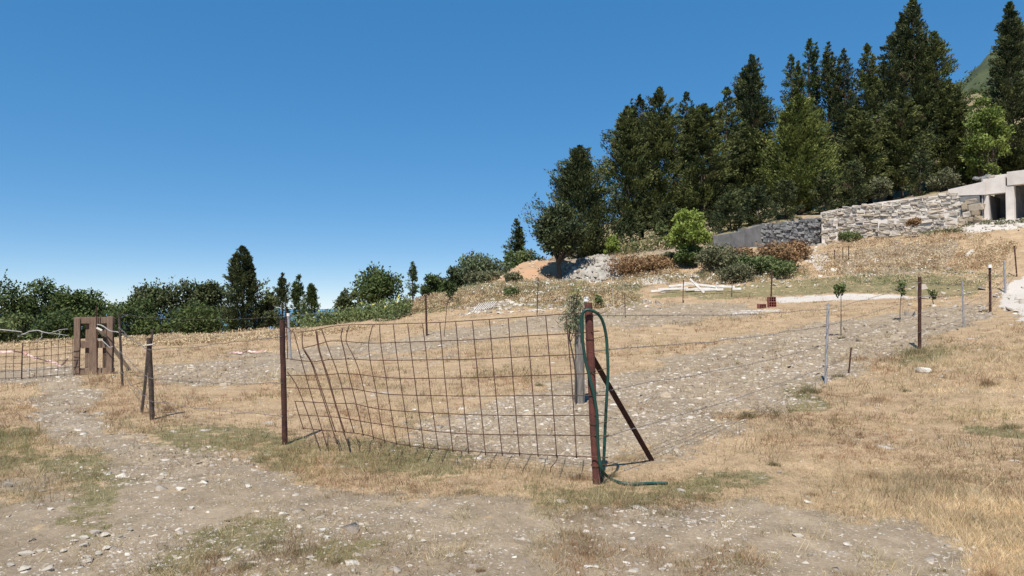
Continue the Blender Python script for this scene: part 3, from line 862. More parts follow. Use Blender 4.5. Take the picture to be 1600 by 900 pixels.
def stone_variants(tag_, cols, n_):
    res = []
    for k in range(n_):
        me = stone_mesh(100 + k, 'stone')
        c = cols[k % len(cols)]
        ca = me.color_attributes.new('Col', 'FLOAT_COLOR', 'POINT')
        ca.data.foreach_set('color', [q for _ in me.vertices for q in (*c, 1)])
        me.materials.append(M['wallstone']); res.append(me)
    return res


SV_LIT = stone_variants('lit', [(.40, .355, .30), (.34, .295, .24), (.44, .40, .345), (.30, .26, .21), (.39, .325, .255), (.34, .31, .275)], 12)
SV_SHADE_GREY = stone_variants('grey', [(.20, .198, .195), (.165, .165, .165), (.245, .242, .236), (.14, .14, .14)], 10)  # darker grey stones paint the shade of the wall section left of the pale one


def stone_wall(name, label, a, b_, base, top, variants, sw=.46, sh=.27, thick=.7, backmat='greyconcrete', cap=300):
    """dry stone face from plan point a to b_; base(t), top(t) give heights"""
    a = np.array(a[:2], float); b_ = np.array(b_[:2], float)
    t = b_ - a; L = np.linalg.norm(t); t /= L
    nrm = np.array([t[1], -t[0]])
    if nrm @ (-a) < 0: nrm = -nrm
    root = empty(name, (*a, base(0))); tag(root, label, 'wall')
    bk = MB(); ns = 12
    u = np.linspace(0, 1, ns)
    V = []
    for q in u:
        p = a + t * L * q
        for off, zt in ((.10, None), (-thick, None)):
            pp = p + nrm * off
            V += [(*pp, base(q) - .5), (*pp, top(q) - .06)]
    Fc = []
    for i in range(ns - 1):
        o = i * 4; e = o + 4
        Fc += [(o, e, e + 1, o + 1), (o + 1, e + 1, e + 3, o + 3), (o + 3, e + 3, e + 2, o + 2)]
    Fc += [(0, 1, 3, 2), ((ns - 1) * 4, (ns - 1) * 4 + 2, (ns - 1) * 4 + 3, (ns - 1) * 4 + 1)]
    bk.add(V, Fc); bk.build('core', M[backmat], root)
    cnt = 0
    z = min(base(0), base(1)) - .3
    row = 0
    ang = math.atan2(t[1], t[0])
    while z < max(top(0), top(1), top(.5)):
        h = sh * rng.uniform(.75, 1.25)
        s = -rng.uniform(0, sw)
        while s < L:
            w = sw * rng.uniform(.4, 1.75)
            q = min(max((s + w / 2) / L, 0), 1)
            zc = z + h / 2 + rng.normal(0, .05)
            if zc > base(q) - .25 and zc + h * .35 < top(q) + rng.normal(0, .03) and s + w / 2 > 0 and s + w * .5 < L:
                o = bpy.data.objects.new('stone', random.choice(variants)); COL.objects.link(o)
                p = a + t * (s + w / 2) + nrm * rng.uniform(-.06, .05)
                o.parent = root
                o.location = Vector((*p, zc)) - root.location
                o.scale = (w * .53, .2, h * rng.uniform(.48, .68))
                o.rotation_euler = (rng.normal(0, .10), rng.normal(0, .12), ang + rng.normal(0, .12))
                cnt += 1
            s += w
        z += h
        row += 1
    print(name, cnt)
    return root


random.seed(5)


def lin(z0, z1):
    return lambda q: z0 + (z1 - z0) * q


W1, W2, W3, W4 = WPT[2], WPT[3], WPT[4], WPT[5]
W0 = WPT[1]
ztop = lambda px, py, d: float(at(px, py, d)[2])
stone_wall('stone_wall', 'dry stone wall with shade painted as grey stone, left of the pale wall', W1 + (W2 - W1) * .0, W2, lin(W1[2], W2[2]), lin(ztop(1190, 349, 46), ztop(1283, 340, 50)), SV_SHADE_GREY, .36, .20)
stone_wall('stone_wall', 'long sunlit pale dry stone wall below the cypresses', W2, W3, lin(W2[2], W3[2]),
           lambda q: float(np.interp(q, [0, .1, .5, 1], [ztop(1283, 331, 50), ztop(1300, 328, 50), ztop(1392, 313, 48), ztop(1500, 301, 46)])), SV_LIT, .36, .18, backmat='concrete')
ta = at(1372, 362, 46.8); tb_ = at(1496, 357, 44.8)
stone_wall('stone_wall', 'low stepped terrace of pale stones before the long wall', ta, tb_, lin(gz(ta[0], ta[1]), gz(tb_[0], tb_[1])), lin(ztop(1372, 344, 46.8), ztop(1496, 330, 44.8)), SV_LIT, .42, .22, thick=1.1, backmat='concrete')
ca_, cb_ = at(1284, 382, 49.2), at(1309, 378, 48.8)
stone_wall('stone_wall', 'short pale stone buttress at the corner of the shaded wall', ca_, cb_, lin(ca_[2], cb_[2]), lin(ztop(1284, 341, 49.2), ztop(1309, 341, 48.8)), SV_LIT, .36, .22, thick=.7, backmat='concrete')

SV_TAN = stone_variants('tan', [(.42, .34, .25), (.36, .30, .23), (.46, .40, .33), (.30, .24, .17)], 10)
stone_wall('rubble_bank', 'rough tan rubble bank between the pale wall and the building', W3 + (W4 - W3) * .02, W3 + (W4 - W3) * .86, lin(W3[2], W4[2]), lin(ztop(1500, 304, 46), ztop(1537, 303, 45)), SV_TAN, .55, .38, thick=1.3, backmat='greyconcrete')

# low poured wall left of the shaded stone wall
t = (W1 - W0); nrm = np.array([t[1], -t[0], 0]); nrm /= np.linalg.norm(nrm)
root = empty('concrete_wall', W0); tag(root, 'low grey concrete wall at the left end of the stone walls', 'wall')
for k, (q0, q1, zt0, zt1) in enumerate(((.0, .55, 368, 361), (.55, .64, 357, 357), (.64, .995, 358, 351))):
    p0 = W0 + t * q0; p1 = W0 + t * q1
    px0 = 1120 + 70 * q0; px1 = 1120 + 70 * q1
    z0 = ztop(px0, zt0, p0[1]); z1 = ztop(px1, zt1, p1[1])
    b = MB(); w = .25 + (.06 if k == 1 else 0)
    V = []
    for p, zt in ((p0, z0), (p1, z1)):
        for s in (.06 if k != 1 else .1, -w):
            V += [(p[0] + nrm[0] * s, p[1] + nrm[1] * s, p[2] - .6), (p[0] + nrm[0] * s, p[1] + nrm[1] * s, zt)]
    b.add(V, [(0, 4, 5, 1), (1, 5, 7, 3), (3, 7, 6, 2), (0, 1, 3, 2), (4, 6, 7, 5)])
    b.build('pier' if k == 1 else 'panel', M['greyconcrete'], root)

# building with open bays
t = WPT[6] - W4; t[2] = 0; t /= np.linalg.norm(t); nrm = np.array([t[1], -t[0], 0.])
up = np.array([0, 0, 1.0])
B0 = W4 - nrm * .1
zf = ztop(1545, 346, 45)            # floor level of the bays
root = empty('concrete_building', (*B0[:2], zf)); tag(root, 'raw concrete building with open bays dug into the slope', 'building')


def bbox(name, u0, u1, n0, n1, z0, z1, m='concrete', bev=.012):
    b = MB()
    c = np.array([B0[0], B0[1], zf]) + t * (u0 + u1) / 2 + nrm * (n0 + n1) / 2 + up * (z0 + z1) / 2
    b.box(c, t * (u1 - u0) / 2, nrm * (n1 - n0) / 2, up * (z1 - z0) / 2)
    return b.build(name, M[m], root, bevel=bev)


def u_at(px):               # where along the facade a pixel column falls
    dx = float(pdir(px, 450)[0])
    return (dx * B0[1] - B0[0]) / (t[0] - dx * t[1])


u1, u2, u3 = u_at(1547), u_at(1574), u_at(1587)
ho = ztop(1560, 302, 44.4) - zf     # height of first opening
ht = ztop(1560, 279, 44.4) - zf
UE = u_at(1672)
bbox('left_pier', 0, u1, -.35, 0, -.6, ho)
bbox('middle_pier', u2, u3, -.38, .02, -.6, ho + .42)
bbox('right_pier', UE - .5, UE, -.38, .02, -.6, ho + .42)
bbox('lintel', -.02, u2 - .003, -.42, .04, ho + .003, ht + .1)
bbox('upper_beam', u2 + .1, UE, -.45, .06, ho + .423, ht + .35)
bbox('roof_slab', u_at(1549), UE, -2.6, -.455, ht + .05, ht + .32)
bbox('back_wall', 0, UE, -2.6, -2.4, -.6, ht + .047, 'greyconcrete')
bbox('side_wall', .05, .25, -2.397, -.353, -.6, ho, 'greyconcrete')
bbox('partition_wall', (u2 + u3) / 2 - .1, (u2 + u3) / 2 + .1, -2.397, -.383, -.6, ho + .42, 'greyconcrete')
bbox('floor_slab', -.1, UE, -2.397, .45, -.7, -.03)
# poured band wall joining the building to the stone wall
p0 = W3 + (W4 - W3) * -.5; p1 = W4 + t * 0
b = MB(); V = []
for p, za, zb in ((at(1478, 305, 46.6), ztop(1478, 307, 46.6), ztop(1478, 297, 46.6)), (at(1536, 300, 45.05), ztop(1536, 305, 45.05), ztop(1536, 284, 45.05))):
    for s in (0, -.3):
        V += [(p[0] + nrm[0] * s, p[1] + nrm[1] * s - .25, za), (p[0] + nrm[0] * s, p[1] + nrm[1] * s - .25, zb)]
b.add(V, [(0, 4, 5, 1), (1, 5, 7, 3), (3, 7, 6, 2), (0, 1, 3, 2), (4, 6, 7, 5), (0, 2, 6, 4)])
b.build('band_beam', M['concrete'], root)
b = MB()
for k in range(3):
    p = at(1536 + k * .0, 300, 44.6)
drain = np.array([B0[0], B0[1], zf]) - t * .06 + nrm * .06
b.tube([drain + up * -.3, drain + up * (ht + .25)], .045, 8); b.build('drain_pipe', M['galv'], root)
# debris on the roof edge
for k, (px, py, s_) in enumerate(((1529, 282, .22), (1535, 283, .17), (1543, 281, .26), (1550, 283, .2))):
    p = np.array([B0[0], B0[1], zf]) + t * u_at(px) + nrm * -.15 + up * (ht + .1 + s_ * .4)
    if u_at(px) < .1:
        p = p + up * .0
    o = bpy.data.objects.new('rubble_lump', (SV_LIT if k % 2 else SV_SHADE_GREY)[k]); COL.objects.link(o)
    o.location = p; o.scale = (s_ * 1.2, s_ * .6, s_ * .5); o.rotation_euler = (.1 * k, .2, k)
    o.parent = root; o.location = Vector(p) - root.location


# earth and rock infill between the stone wall and building
# ------------------------------------------------------------------ mounds
def mound(name, label, px, py_base, py_top, d, rx, ry, m, cat, seed, extra=None):
    c = at(px, py_base, d); zt = ztop(px, py_top, d)
    g = gz(c[0], c[1]); H = zt - g
    un, vn = 60, 40
    u = np.linspace(-1.35, 1.35, un); v = np.linspace(-1.35, 1.35, vn)
    U, Vv = np.meshgrid(u, v)
    X = c[0] + U * rx; Y = c[1] + Vv * ry
    rr = np.sqrt(U ** 2 + Vv ** 2) + .35 * (fbm(U * 2.2, Vv * 2.2, seed) - .5)
    h = H * np.clip(1 - rr, -.25, 1) ** 1 if False else H * np.where(rr < 1, np.cos(np.clip(rr, 0, 1) * math.pi / 2) ** 1.1, -.12 * (rr - 1) * 3)
    Zm = Z(X.ravel(), Y.ravel()).reshape(X.shape) + h + .28 * (fbm(X * 1.6, Y * 1.6, seed + 3, 4) - .5) * np.clip(1.3 - rr, 0, 1) - .12
    ii = np.arange(un * vn).reshape(vn, un)
    o = bigmesh(name, np.stack([X.ravel(), Y.ravel(), Zm.ravel()], 1), np.stack([ii[:-1, :-1].ravel(), ii[:-1, 1:].ravel(), ii[1:, 1:].ravel(), ii[1:, :-1].ravel()], 1), np.ones((un * vn, 3)), m, smooth=False)
    return tag(o, label, cat, kind='structure'), (X, Y, Zm, rr)


mrub = mat('rubble', (.36, .335, .295), .95, col2=(.21, .195, .17), scale=2.2, bump=1.0, bscale=5)
mred = mat('red_soil', (.40, .235, .14), .95, col2=(.29, .20, .125), scale=1.0, bump=1.0, bscale=6)
m1, D1 = mound('rubble_mound', 'grey heap of gravel half shaded by the dark leafy tree', 928, 436, 400, 44.5, 2.9, 2.2, mrub, 'mound', 3)
m2, D2 = mound('soil_mound', 'reddish soil heap left of the grey gravel heap', 848, 436, 406, 46.0, 3.5, 2.3, mred, 'mound', 8)


# ------------------------------------------------------------------ pebbles, stones and rubble
def rocks(P, S, cols, flat=.42):
    """many small angular stones as one mesh: P points, S sizes"""
    n_ = len(P)
    base = np.array([(-1, -1, -1), (1, -1, -1), (1, 1, -1), (-1, 1, -1), (-.7, -.7, 1), (.7, -.7, 1), (.7, .7, 1), (-.7, .7, 1)], float)
    fq = np.array([(4, 5, 6, 7), (0, 1, 5, 4), (1, 2, 6, 5), (2, 3, 7, 6), (3, 0, 4, 7)])
    V = base[None] * rng.uniform(.25, 1.2, (n_, 8, 3))
    V[..., 2] *= flat * rng.uniform(.6, 1.3, (n_, 1))
    V[..., 0] *= rng.uniform(.8, 1.7, (n_, 1))
    a = rng.uniform(0, 2 * math.pi, n_); ca, sa = np.cos(a)[:, None], np.sin(a)[:, None]
    tl = rng.normal(0, .22, (n_, 1))
    x = V[..., 0] * ca - V[..., 1] * sa; y = V[..., 0] * sa + V[..., 1] * ca
    z = V[..., 2] + tl * x
    V = np.stack([x, y, z], -1) * (S * .5)[:, None, None] + P[:, None]
    Fq = (fq[None] + (np.arange(n_) * 8)[:, None, None]).reshape(-1, 4)
    return V.reshape(-1, 3), Fq, np.repeat(cols, 8, axis=0)


def stonecols(n_):
    a = np.array([(.47, .42, .355), (.385, .335, .28), (.30, .255, .21), (.52, .475, .41), (.24, .20, .165)])
    w = rng.choice(5, n_, p=[.22, .27, .25, .07, .19])
    return a[w] * rng.uniform(.85, 1.1, (n_, 1))


N = 105000
px = rng.uniform(-160, 1760, N); py = 470 + 480 * rng.uniform(0, 1, N) ** .8
P = ground(px, py); ok = ~np.isnan(P[:, 0]) & (P[:, 1] < 48)
P = P[ok]
s_, g_, p_ = masks(P[:, 0], P[:, 1], P[:, 2])
dens = fbm(P[:, 0] * .9, P[:, 1] * .9, 77, 3)
near = P[:, 1] < 6.3
prob = s_ * np.where(near, .36 * sstep(.48, .70, dens) + .05, .40 + .6 * sstep(.38, .58, dens)) + .04
prob = np.where(p_ > .5, .25, prob)
P = P[rng.uniform(0, 1, len(P)) < prob]
S = np.exp(rng.normal(math.log(.0165), .68, len(P))) * np.where(P[:, 1] > 9, 1.45, 1.0) * np.clip(P[:, 1] / 9, .8, 2.0)
S = np.minimum(S, .13)
P[:, 2] -= S * .07
V, Fq, Cc = rocks(P, S, stonecols(len(P)))
o = bigmesh('pebbles', V, Fq, Cc, M['stone']); tag(o, 'pale pebbles and stone chips strewn over the bare soil', 'pebbles', kind='stuff')
print('pebbles', len(P))
X, Y, Zm, rr = D2
k = rng.choice(X.size, 700); k = k[rr.ravel()[k] < 1.05]
P = np.stack([X.ravel()[k], Y.ravel()[k], Zm.ravel()[k]], 1) + rng.normal(0, .05, (len(k), 3)) * (1, 1, 0)
V, Fq, Cc = rocks(P, np.exp(rng.normal(math.log(.13), .5, len(P))), stonecols(len(P)) * np.array((1.0, .85, .72)), .6)
o = bigmesh('mound_stones', V, Fq, Cc, M['stone']); tag(o, 'loose stones on the reddish soil heap', 'stones', kind='stuff')
# clods of the tilled soil inside the fence
N = 34000
P = ground(rng.uniform(200, 1620, N), 470 + 260 * rng.uniform(0, 1, N)); P = P[~np.isnan(P[:, 0])]; P = P[(P[:, 1] > 6.8) & (P[:, 1] < 42)]
s_, g_, p_ = masks(P[:, 0], P[:, 1], P[:, 2]); P = P[rng.uniform(0, 1, len(P)) < s_ * .75]
S = np.exp(rng.normal(math.log(.045), .45, len(P))) * np.clip(P[:, 1] / 11, .8, 1.6)
cc = np.array([(.27, .215, .155), (.21, .163, .115), (.33, .268, .20)])[rng.integers(0, 3, len(P))]
V, Fq, Cc = rocks(P - np.array([0, 0, .004]), S, cc, .55)
o = bigmesh('soil_clods', V, Fq, Cc, M['stone']); tag(o, 'brown clods of tilled soil inside the fenced plot', 'soil', kind='stuff')
# rubble on the grey mound
X, Y, Zm, rr = D1
k = rng.choice(X.size, 1500); q = rr.ravel()[k] < 1.02; k = k[q]
P = np.stack([X.ravel()[k], Y.ravel()[k], Zm.ravel()[k]], 1) + rng.normal(0, .05, (len(k), 3)) * (1, 1, 0)
V, Fq, Cc = rocks(P, np.exp(rng.normal(math.log(.16), .4, len(P))), stonecols(len(P)) * .72, .7)
o = bigmesh('mound_gravel', V, Fq, Cc, M['stone']); tag(o, 'loose grey stones covering the gravel heap', 'gravel', kind='stuff')
# scattered rubble along the back edge of the field
PP = []
for (x0, x1, y0, y1, n_) in ((735, 800, 470, 490, 160), (800, 920, 470, 486, 130), (940, 1040, 470, 486, 90), (960, 1240, 430, 450, 150), (1240, 1320, 385, 445, 40), (1320, 1520, 368, 430, 170), (1420, 1600, 448, 500, 70), (1490, 1600, 340, 365, 150), (830, 880, 415, 440, 80), (700, 760, 478, 492, 50), (1180, 1290, 382, 400, 50)):
    PP.append(ground(rng.uniform(x0, x1, n_), rng.uniform(y0, y1, n_)))
P = np.concatenate(PP); P = P[~np.isnan(P[:, 0])]
V, Fq, Cc = rocks(P + (0, 0, .03), np.exp(rng.normal(math.log(.13), .5, len(P))), stonecols(len(P)), .5)
o = bigmesh('field_rubble', V, Fq, Cc, M['stone']); tag(o, 'pale rubble stones scattered along the back of the field', 'rubble', kind='stuff')

# single stones one can point at
SINGLE = [  # px, py, width px, label, group
    (40, 866, 26, 'large pale flat stone in the bottom left corner heap', None), (14, 884, 22, 'whitish stone at the very left of the corner heap', None),
    (36, 892, 20, 'roundish stone low in the corner heap', None), (76, 890, 22, 'flat stone at the right of the corner heap', None),
    (62, 862, 14, 'left of three small stones between the corner heap and cluster', 'row of small stones'), (76, 862, 11, 'middle of three small stones between the corner heap and cluster', 'row of small stones'),
    (98, 862, 14, 'right of three small stones between the corner heap and cluster', 'row of small stones'), (117, 848, 15, 'leftmost pale stone of the cluster by the lower green patch', 'cluster of pale stones'),
    (131, 844, 17, 'second from left in the top row of the pale cluster', 'cluster of pale stones'), (148, 836, 20, 'topmost wide stone of the pale cluster', 'cluster of pale stones'),
    (162, 838, 18, 'pale stone at the upper right of the cluster', 'cluster of pale stones'), (132, 855, 18, 'middle stone in the left of the pale cluster', 'cluster of pale stones'),
    (136, 868, 16, 'lower left stone of the pale cluster', 'cluster of pale stones'), (152, 865, 18, 'lower middle stone of the pale cluster', 'cluster of pale stones'),
    (165, 857, 17, 'lower right stone of the pale cluster', 'cluster of pale stones'), (139, 876, 14, 'lowest small stone of the pale cluster', 'cluster of pale stones'),
    (186, 838, 12, 'upright grey brown stone right of the pale cluster', None), (202, 829, 14, 'grey brown stone lying beyond the upright one', None),
    (79, 800, 15, 'flat white stone on the left bare soil', None), (65, 766, 14, 'grey stone at the upper edge of the left green patch', None), (10, 758, 26, 'grey mud lump at the left picture edge', None),
    (282, 767, 20, 'flat white stone on the path left of centre', None), (267, 747, 9, 'small white stone beyond the flat white one', None), (238, 772, 9, 'small white stone left of the flat white one', None),
    (299, 792, 13, 'white stone just below the flat white one', None), (355, 812, 12, 'dark brown clod on the path', None), (445, 800, 18, 'white oblong stone on the track', None),
    (503, 826, 16, 'white angular stone in the middle of the track', None), (485, 873, 17, 'pale block lying by the bottom grass tufts', None), (481, 882, 11, 'small pale stone touching the pale block', None),
    (511, 839, 12, 'cream stone below the white angular one', None), (473, 851, 11, 'thin white stone left of the cream one', None), (733, 864, 17, 'square beige stone near the bottom of the track', None),
    (592, 852, 10, 'beige stone at the left of the stony patch', None), (660, 846, 14, 'long whitish stone in the stony patch', None), (641, 842, 10, 'little white stone next to the long whitish one', None),
    (987, 844, 15, 'white stone, the lower of a stacked looking pair', None), (988, 835, 10, 'white stone, the upper of a stacked looking pair', None), (1045, 842, 12, 'white rounded stone right of the pair', None),
    (973, 860, 13, 'white stone below the pair', None), (918, 887, 15, 'white flat stone at the bottom near the middle', None), (1036, 889, 16, 'pale stone at the bottom edge right of the middle', None),
    (1130, 884, 14, 'tan stone, right one of two at the bottom', None), (1118, 885, 12, 'tan stone, left one of two at the bottom', None), (1143, 859, 14, 'flat chip stone above the two tan stones', None),
    (1063, 767, 17, 'pale rough stone near the end of the hose', None), (1022, 802, 12, 'pale stone on the upper edge of the track', None), (1112, 802, 11, 'whitish stone right along the upper edge of the track', None),
    (1443, 582, 30, 'white broken block in the dry grass right of the fence', None), (1472, 589, 10, 'white fragment beside the broken block', None), (1265, 786, 17, 'white flat stone at the edge of the brown grass', None),
    (1303, 770, 11, 'white stone beyond the flat one at the grass edge', None), (1247, 838, 20, 'cream slab in the lower right soil', None), (1326, 851, 16, 'white angled stone on the lower right track', None),
    (1266, 865, 11, 'greyish stone below the cream slab', None), (1202, 870, 10, 'white stone left of the greyish one', None), (1522, 813, 14, 'pale stone on the right track', None),
    (648, 642, 13, 'pinkish white stone behind the gate mesh', None), (613, 706, 11, 'white stone in front of the gate bottom', None), (651, 696, 15, 'white stone lying under the gate bottom wire', None),
    (573, 726, 8, 'tan stone in the green verge', None), (1218, 740, 10, 'grey stone in the dry grass', None), (854, 724, 13, 'flat pale stone under the right end of the gate', None),
    (1285, 634, 10, 'pale flat stone in brown grass near the grey pipe', None), (915, 560, 8, 'pale stone behind the grey wooden post', None), (690, 541, 12, 'white stone far behind the gate mesh', None),
]
def hull_stone(seed):
    import bmesh
    r = random.Random(seed); bm = bmesh.new()
    for _ in range(16):
        v = Vector((r.gauss(0, 1), r.gauss(0, 1), r.gauss(0, 1))).normalized() * r.uniform(.75, 1.05)
        bm.verts.new((v.x, v.y, v.z))
    g_ = bmesh.ops.convex_hull(bm, input=bm.verts[:])
    bmesh.ops.delete(bm, geom=[e for e in g_['geom_interior'] if isinstance(e, bmesh.types.BMVert)], context='VERTS')
    bmesh.ops.recalc_face_normals(bm, faces=bm.faces[:])
    me = bpy.data.meshes.new('stone'); bm.to_mesh(me); bm.free(); return me


sv_single = [hull_stone(300 + k) for k in range(8)]
scols = [(.56, .515, .45), (.46, .41, .345), (.60, .56, .50), (.40, .355, .295), (.48, .43, .36), (.57, .52, .45), (.35, .30, .245), (.43, .38, .32)]
for k, me in enumerate(sv_single):
    ca = me.color_attributes.new('Col', 'FLOAT_COLOR', 'POINT'); ca.data.foreach_set('color', [q for _ in me.vertices for q in (*scols[k], 1)])
    me.materials.append(M['stone'])
dark_me = sv_single[0].copy(); dark_me.color_attributes['Col'].data.foreach_set('color', [q for _ in dark_me.vertices for q in (.12, .085, .06, 1)])
gr_me = sv_single[3].copy(); gr_me.color_attributes['Col'].data.foreach_set('color', [q for _ in gr_me.vertices for q in (.30, .26, .21, 1)])
for i, (px_, py_, w, lab, grp) in enumerate(SINGLE):
    p = gpt(px_, py_)
    s = w / F * p[1] / 2 * 1.0
    white = 'white' in lab
    me = dark_me if 'dark' in lab else gr_me if ('grey' in lab or 'mud' in lab) else sv_single[(0, 2, 5)[i % 3] if white else (1, 3, 4, 7)[i % 4]]
    o = bpy.data.objects.new('mud_lump' if 'mud' in lab else 'clod' if 'clod' in lab else 'stone', me); COL.objects.link(o)
    o.scale = (s, s * rng.uniform(.6, .9), s * rng.uniform(.32, .5)); o.rotation_euler = (rng.normal(0, .08), rng.normal(0, .08), rng.uniform(-.5, .5))
    o.location = (p[0], p[1], p[2] + o.scale[2] * .45)
    tag(o, lab, 'stone', grp)


# ------------------------------------------------------------------ the mesh gate in front
GP0 = at(443, 695, 8.2); GP1 = at(931, 755, 6.4)
gdir = GP1[:2] - GP0[:2]; gn = np.array([gdir[1], -gdir[0]]); gn /= np.linalg.norm(gn)
if gn @ (-GP0[:2]) < 0: gn = -gn


def on_gate(px, py, off=0.0):
    dx, dz = pdir(px, py)
    o = GP0[:2] + gn * off
    # ray (dx*s, s): (dx*s-o.x)*gn.x+(s-o.y)*gn.y=0
    s = (o @ gn) / (dx * gn[0] + gn[1])
    return np.array([dx * s, s, EYE + dz * s])


def smooth_poly(P, n_):
    P = np.asarray(P, float)
    s = np.concatenate([[0], np.cumsum(np.linalg.norm(np.diff(P, axis=0), axis=1))])
    u = np.linspace(0, s[-1], n_)
    # Catmull-Rom through the points
    out = []
    Pp = np.vstack([2 * P[0] - P[1], P, 2 * P[-1] - P[-2]])
    for q in u:
        i = min(np.searchsorted(s, q, 'right') - 1, len(P) - 2)
        t_ = (q - s[i]) / (s[i + 1] - s[i] + 1e-9)
        a, b_, c, d = Pp[i], Pp[i + 1], Pp[i + 2], Pp[i + 3]
        out.append(.5 * (2 * b_ + (c - a) * t_ + (2 * a - 5 * b_ + 4 * c - d) * t_ ** 2 + (3 * b_ - a - 3 * c + d) * t_ ** 3))
    return np.array(out)


HW = [
    [(449, 511), (459, 519), (492, 516), (504, 513), (535, 508), (582, 507), (622, 506), (680, 504), (740, 500.5), (820, 495), (906, 489), (937, 488)],
    [(473, 544), (498, 538), (515, 533), (536, 533), (576, 536), (622, 535), (740, 530.7), (820, 525), (902, 520.5), (937, 517)],
    [(445, 560), (486, 564.6), (515, 562), (541, 561), (593, 563), (680, 562), (740, 561), (830, 557), (924, 553)],
    [(447, 587), (501, 586), (530, 584), (559, 585), (593, 589), (640, 591), (740, 590), (830, 587), (937, 583)],
    [(447, 606), (515, 608), (547, 607), (582, 612.5), (611, 616), (668, 618), (740, 619), (850, 618), (948, 617.6)],
    [(459, 627), (521, 630), (553, 630.5), (593, 639), (651, 644), (740, 648), (850, 649), (948, 649)],
    [(465.6, 648), (530, 652), (564, 658), (622, 667.5), (680, 674), (740, 678), (850, 680), (951, 681)],
    [(472, 668.6), (538, 675), (570, 679.6), (605, 690), (645, 697), (709, 703), (760, 707), (850, 711), (951, 714.6)],
]
VW = [
    [(459, 519), (473, 570), (485, 613), (500, 662), (511, 697.5)],
    [(449, 581), (463, 601.6), (478, 639), (489, 671), (498, 695.5)],
    [(461, 627), (467, 648), (474.5, 671)],
    [(472, 519), (473.5, 544), (486.5, 567), (496.6, 598.7), (508, 633), (527, 694)],
    [(474, 544), (488, 567), (500, 601.6), (511, 634), (524.5, 675)],
    [(493, 515), (498, 546.7), (509.6, 584), (522.6, 627.6), (535.6, 671), (545, 697.5)],
    [(495, 518), (500, 549.6), (512.5, 587), (524.6, 630.5), (538.5, 675)],
    [(502, 513.5), (515, 549.6), (530, 590), (544, 645), (553.5, 677)],
    [(536, 512), (532.7, 526.4), (538.5, 552), (544, 581), (557, 633), (568, 681)],
    [(545.7, 507.7), (540.8, 532), (553, 558), (561.6, 581), (569, 610), (577.5, 650.7), (584, 687)],
    [(582, 508.5), (576, 536.6), (579, 567), (587.6, 610), (593, 648), (601.5, 692.6)],
    [(593, 507.7), (595, 538), (602, 584), (609, 630.5), (620, 695)],
    [(614.5, 507), (619, 546.7), (626.6, 601.6), (634, 650.7), (641, 700)],
    [(637, 506), (642.5, 549.6), (651, 616), (662.7, 702)],
    [(660, 505), (665.6, 549.6), (674, 624.7), (685, 703.5)],
    [(687, 503), (691.6, 555), (700, 639), (708, 707)],
    [(712, 502), (717.6, 564), (726, 645), (732.6, 709)],
    [(738, 500.5), (743.6, 558), (751, 633), (758.6, 711)],
    [(764.6, 498.6), (770, 564.7), (776, 629), (785, 712)],
    [(794, 496.7), (800.4, 580), (812, 713)],
    [(822.4, 495), (829, 572), (841, 714)],
    [(852.6, 493), (860, 580), (870, 715)],
    [(884, 490.5), (893, 591), (901, 716)],
]
gate = empty('mesh_gate', (*((GP0 + GP1) / 2)[:2], gz(*((GP0 + GP1) / 2)[:2])))
tag(gate, 'bent rusty welded mesh gate between two rusty posts', 'gate')
for i, P in enumerate(HW):
    pts_ = smooth_poly([on_gate(x, y, .045 + (.03 if x < 540 and i > 4 else 0)) for x, y in P], 40)
    pts_[:, :2] += gn * (.012 * np.sin(np.linspace(0, 7 + i, 40) + i))[:, None]
    b = MB(); b.tube(pts_, .0048, 6); b.build('horizontal_wire', M['rustwire'], gate, smooth=True)
for i, P in enumerate(VW):
    fl = .03 if i in (1, 2, 4, 6) else 0
    pts_ = smooth_poly([on_gate(x, y, .057 + fl) for x, y in P], 24)
    b = MB(); b.tube(pts_, .0048 if i > 8 else .0058, 6); b.build('vertical_wire', M['rustwire'], gate, smooth=True)
b = MB(); P = smooth_poly([on_gate(872, 712, .05), on_gate(868, 722, .07), on_gate(861, 730, .10), on_gate(860, 738, .12)], 10); b.tube(P, .005, 5); b.build('bent_wire_end', M['rustwire'], gate)


def round_post(name, label, top, bot, d, r, m, cat='fence post', bury=.25, sides=12, group=None, capm=None, zg=True):
    pb = at(*bot, d); pt = at(*top, d)
    g = gz(pb[0], pb[1]); 
    dv = (pt - pb); 
    b = MB()
    n_ = 9
    P = np.array([pb + dv * q for q in np.linspace(0, 1, n_)])
    P = np.vstack([[pb[0] - dv[0] * .1, pb[1], min(g, pb[2]) - bury], P])
    P[1:-1, :2] += rng.normal(0, r * .05, (n_ - 1, 2))
    b.tube(P, r * (1 + rng.normal(0, .02, n_ + 1)), sides)
    if capm is None:
        o = b.build(name, m, smooth=False)
        tag(o, label, cat, group); return o, pt
    root = empty(name, (pb[0], pb[1], g)); tag(root, label, cat, group)
    b.build('shaft', m, root)
    return root, pt


root, ptr = round_post('gate_post', 'thick rust red pipe post at the right end of the mesh gate', (919, 473), (932, 755), 6.4, .036, M['rustred'], 'post', capm=1)
b = MB()                                    # rings of tie wire
for q in (.10, .33, .62, .80, .93):
    pb = at(932, 755, 6.4); c = pb + (ptr - pb) * q
    an = np.linspace(0, 2 * math.pi * 2, 26)
    b.tube(np.stack([c[0] + .039 * np.cos(an), c[1] + .039 * np.sin(an), c[2] + np.linspace(-.008, .008, 26) + .008 * np.sin(an)], 1), .0028, 5)
    b.tube([c + (.03, -.02, 0), c + (.09, -.02, .012), c + (.16, -.01, .035)], .0028, 5)
b.build('tie_wire', M['rustwire'], root)
round_post('gate_post', 'dark rusty pipe post at the left bent end of the gate', (441, 500), (445, 697), 8.25, .032, M['rust'], 'post')
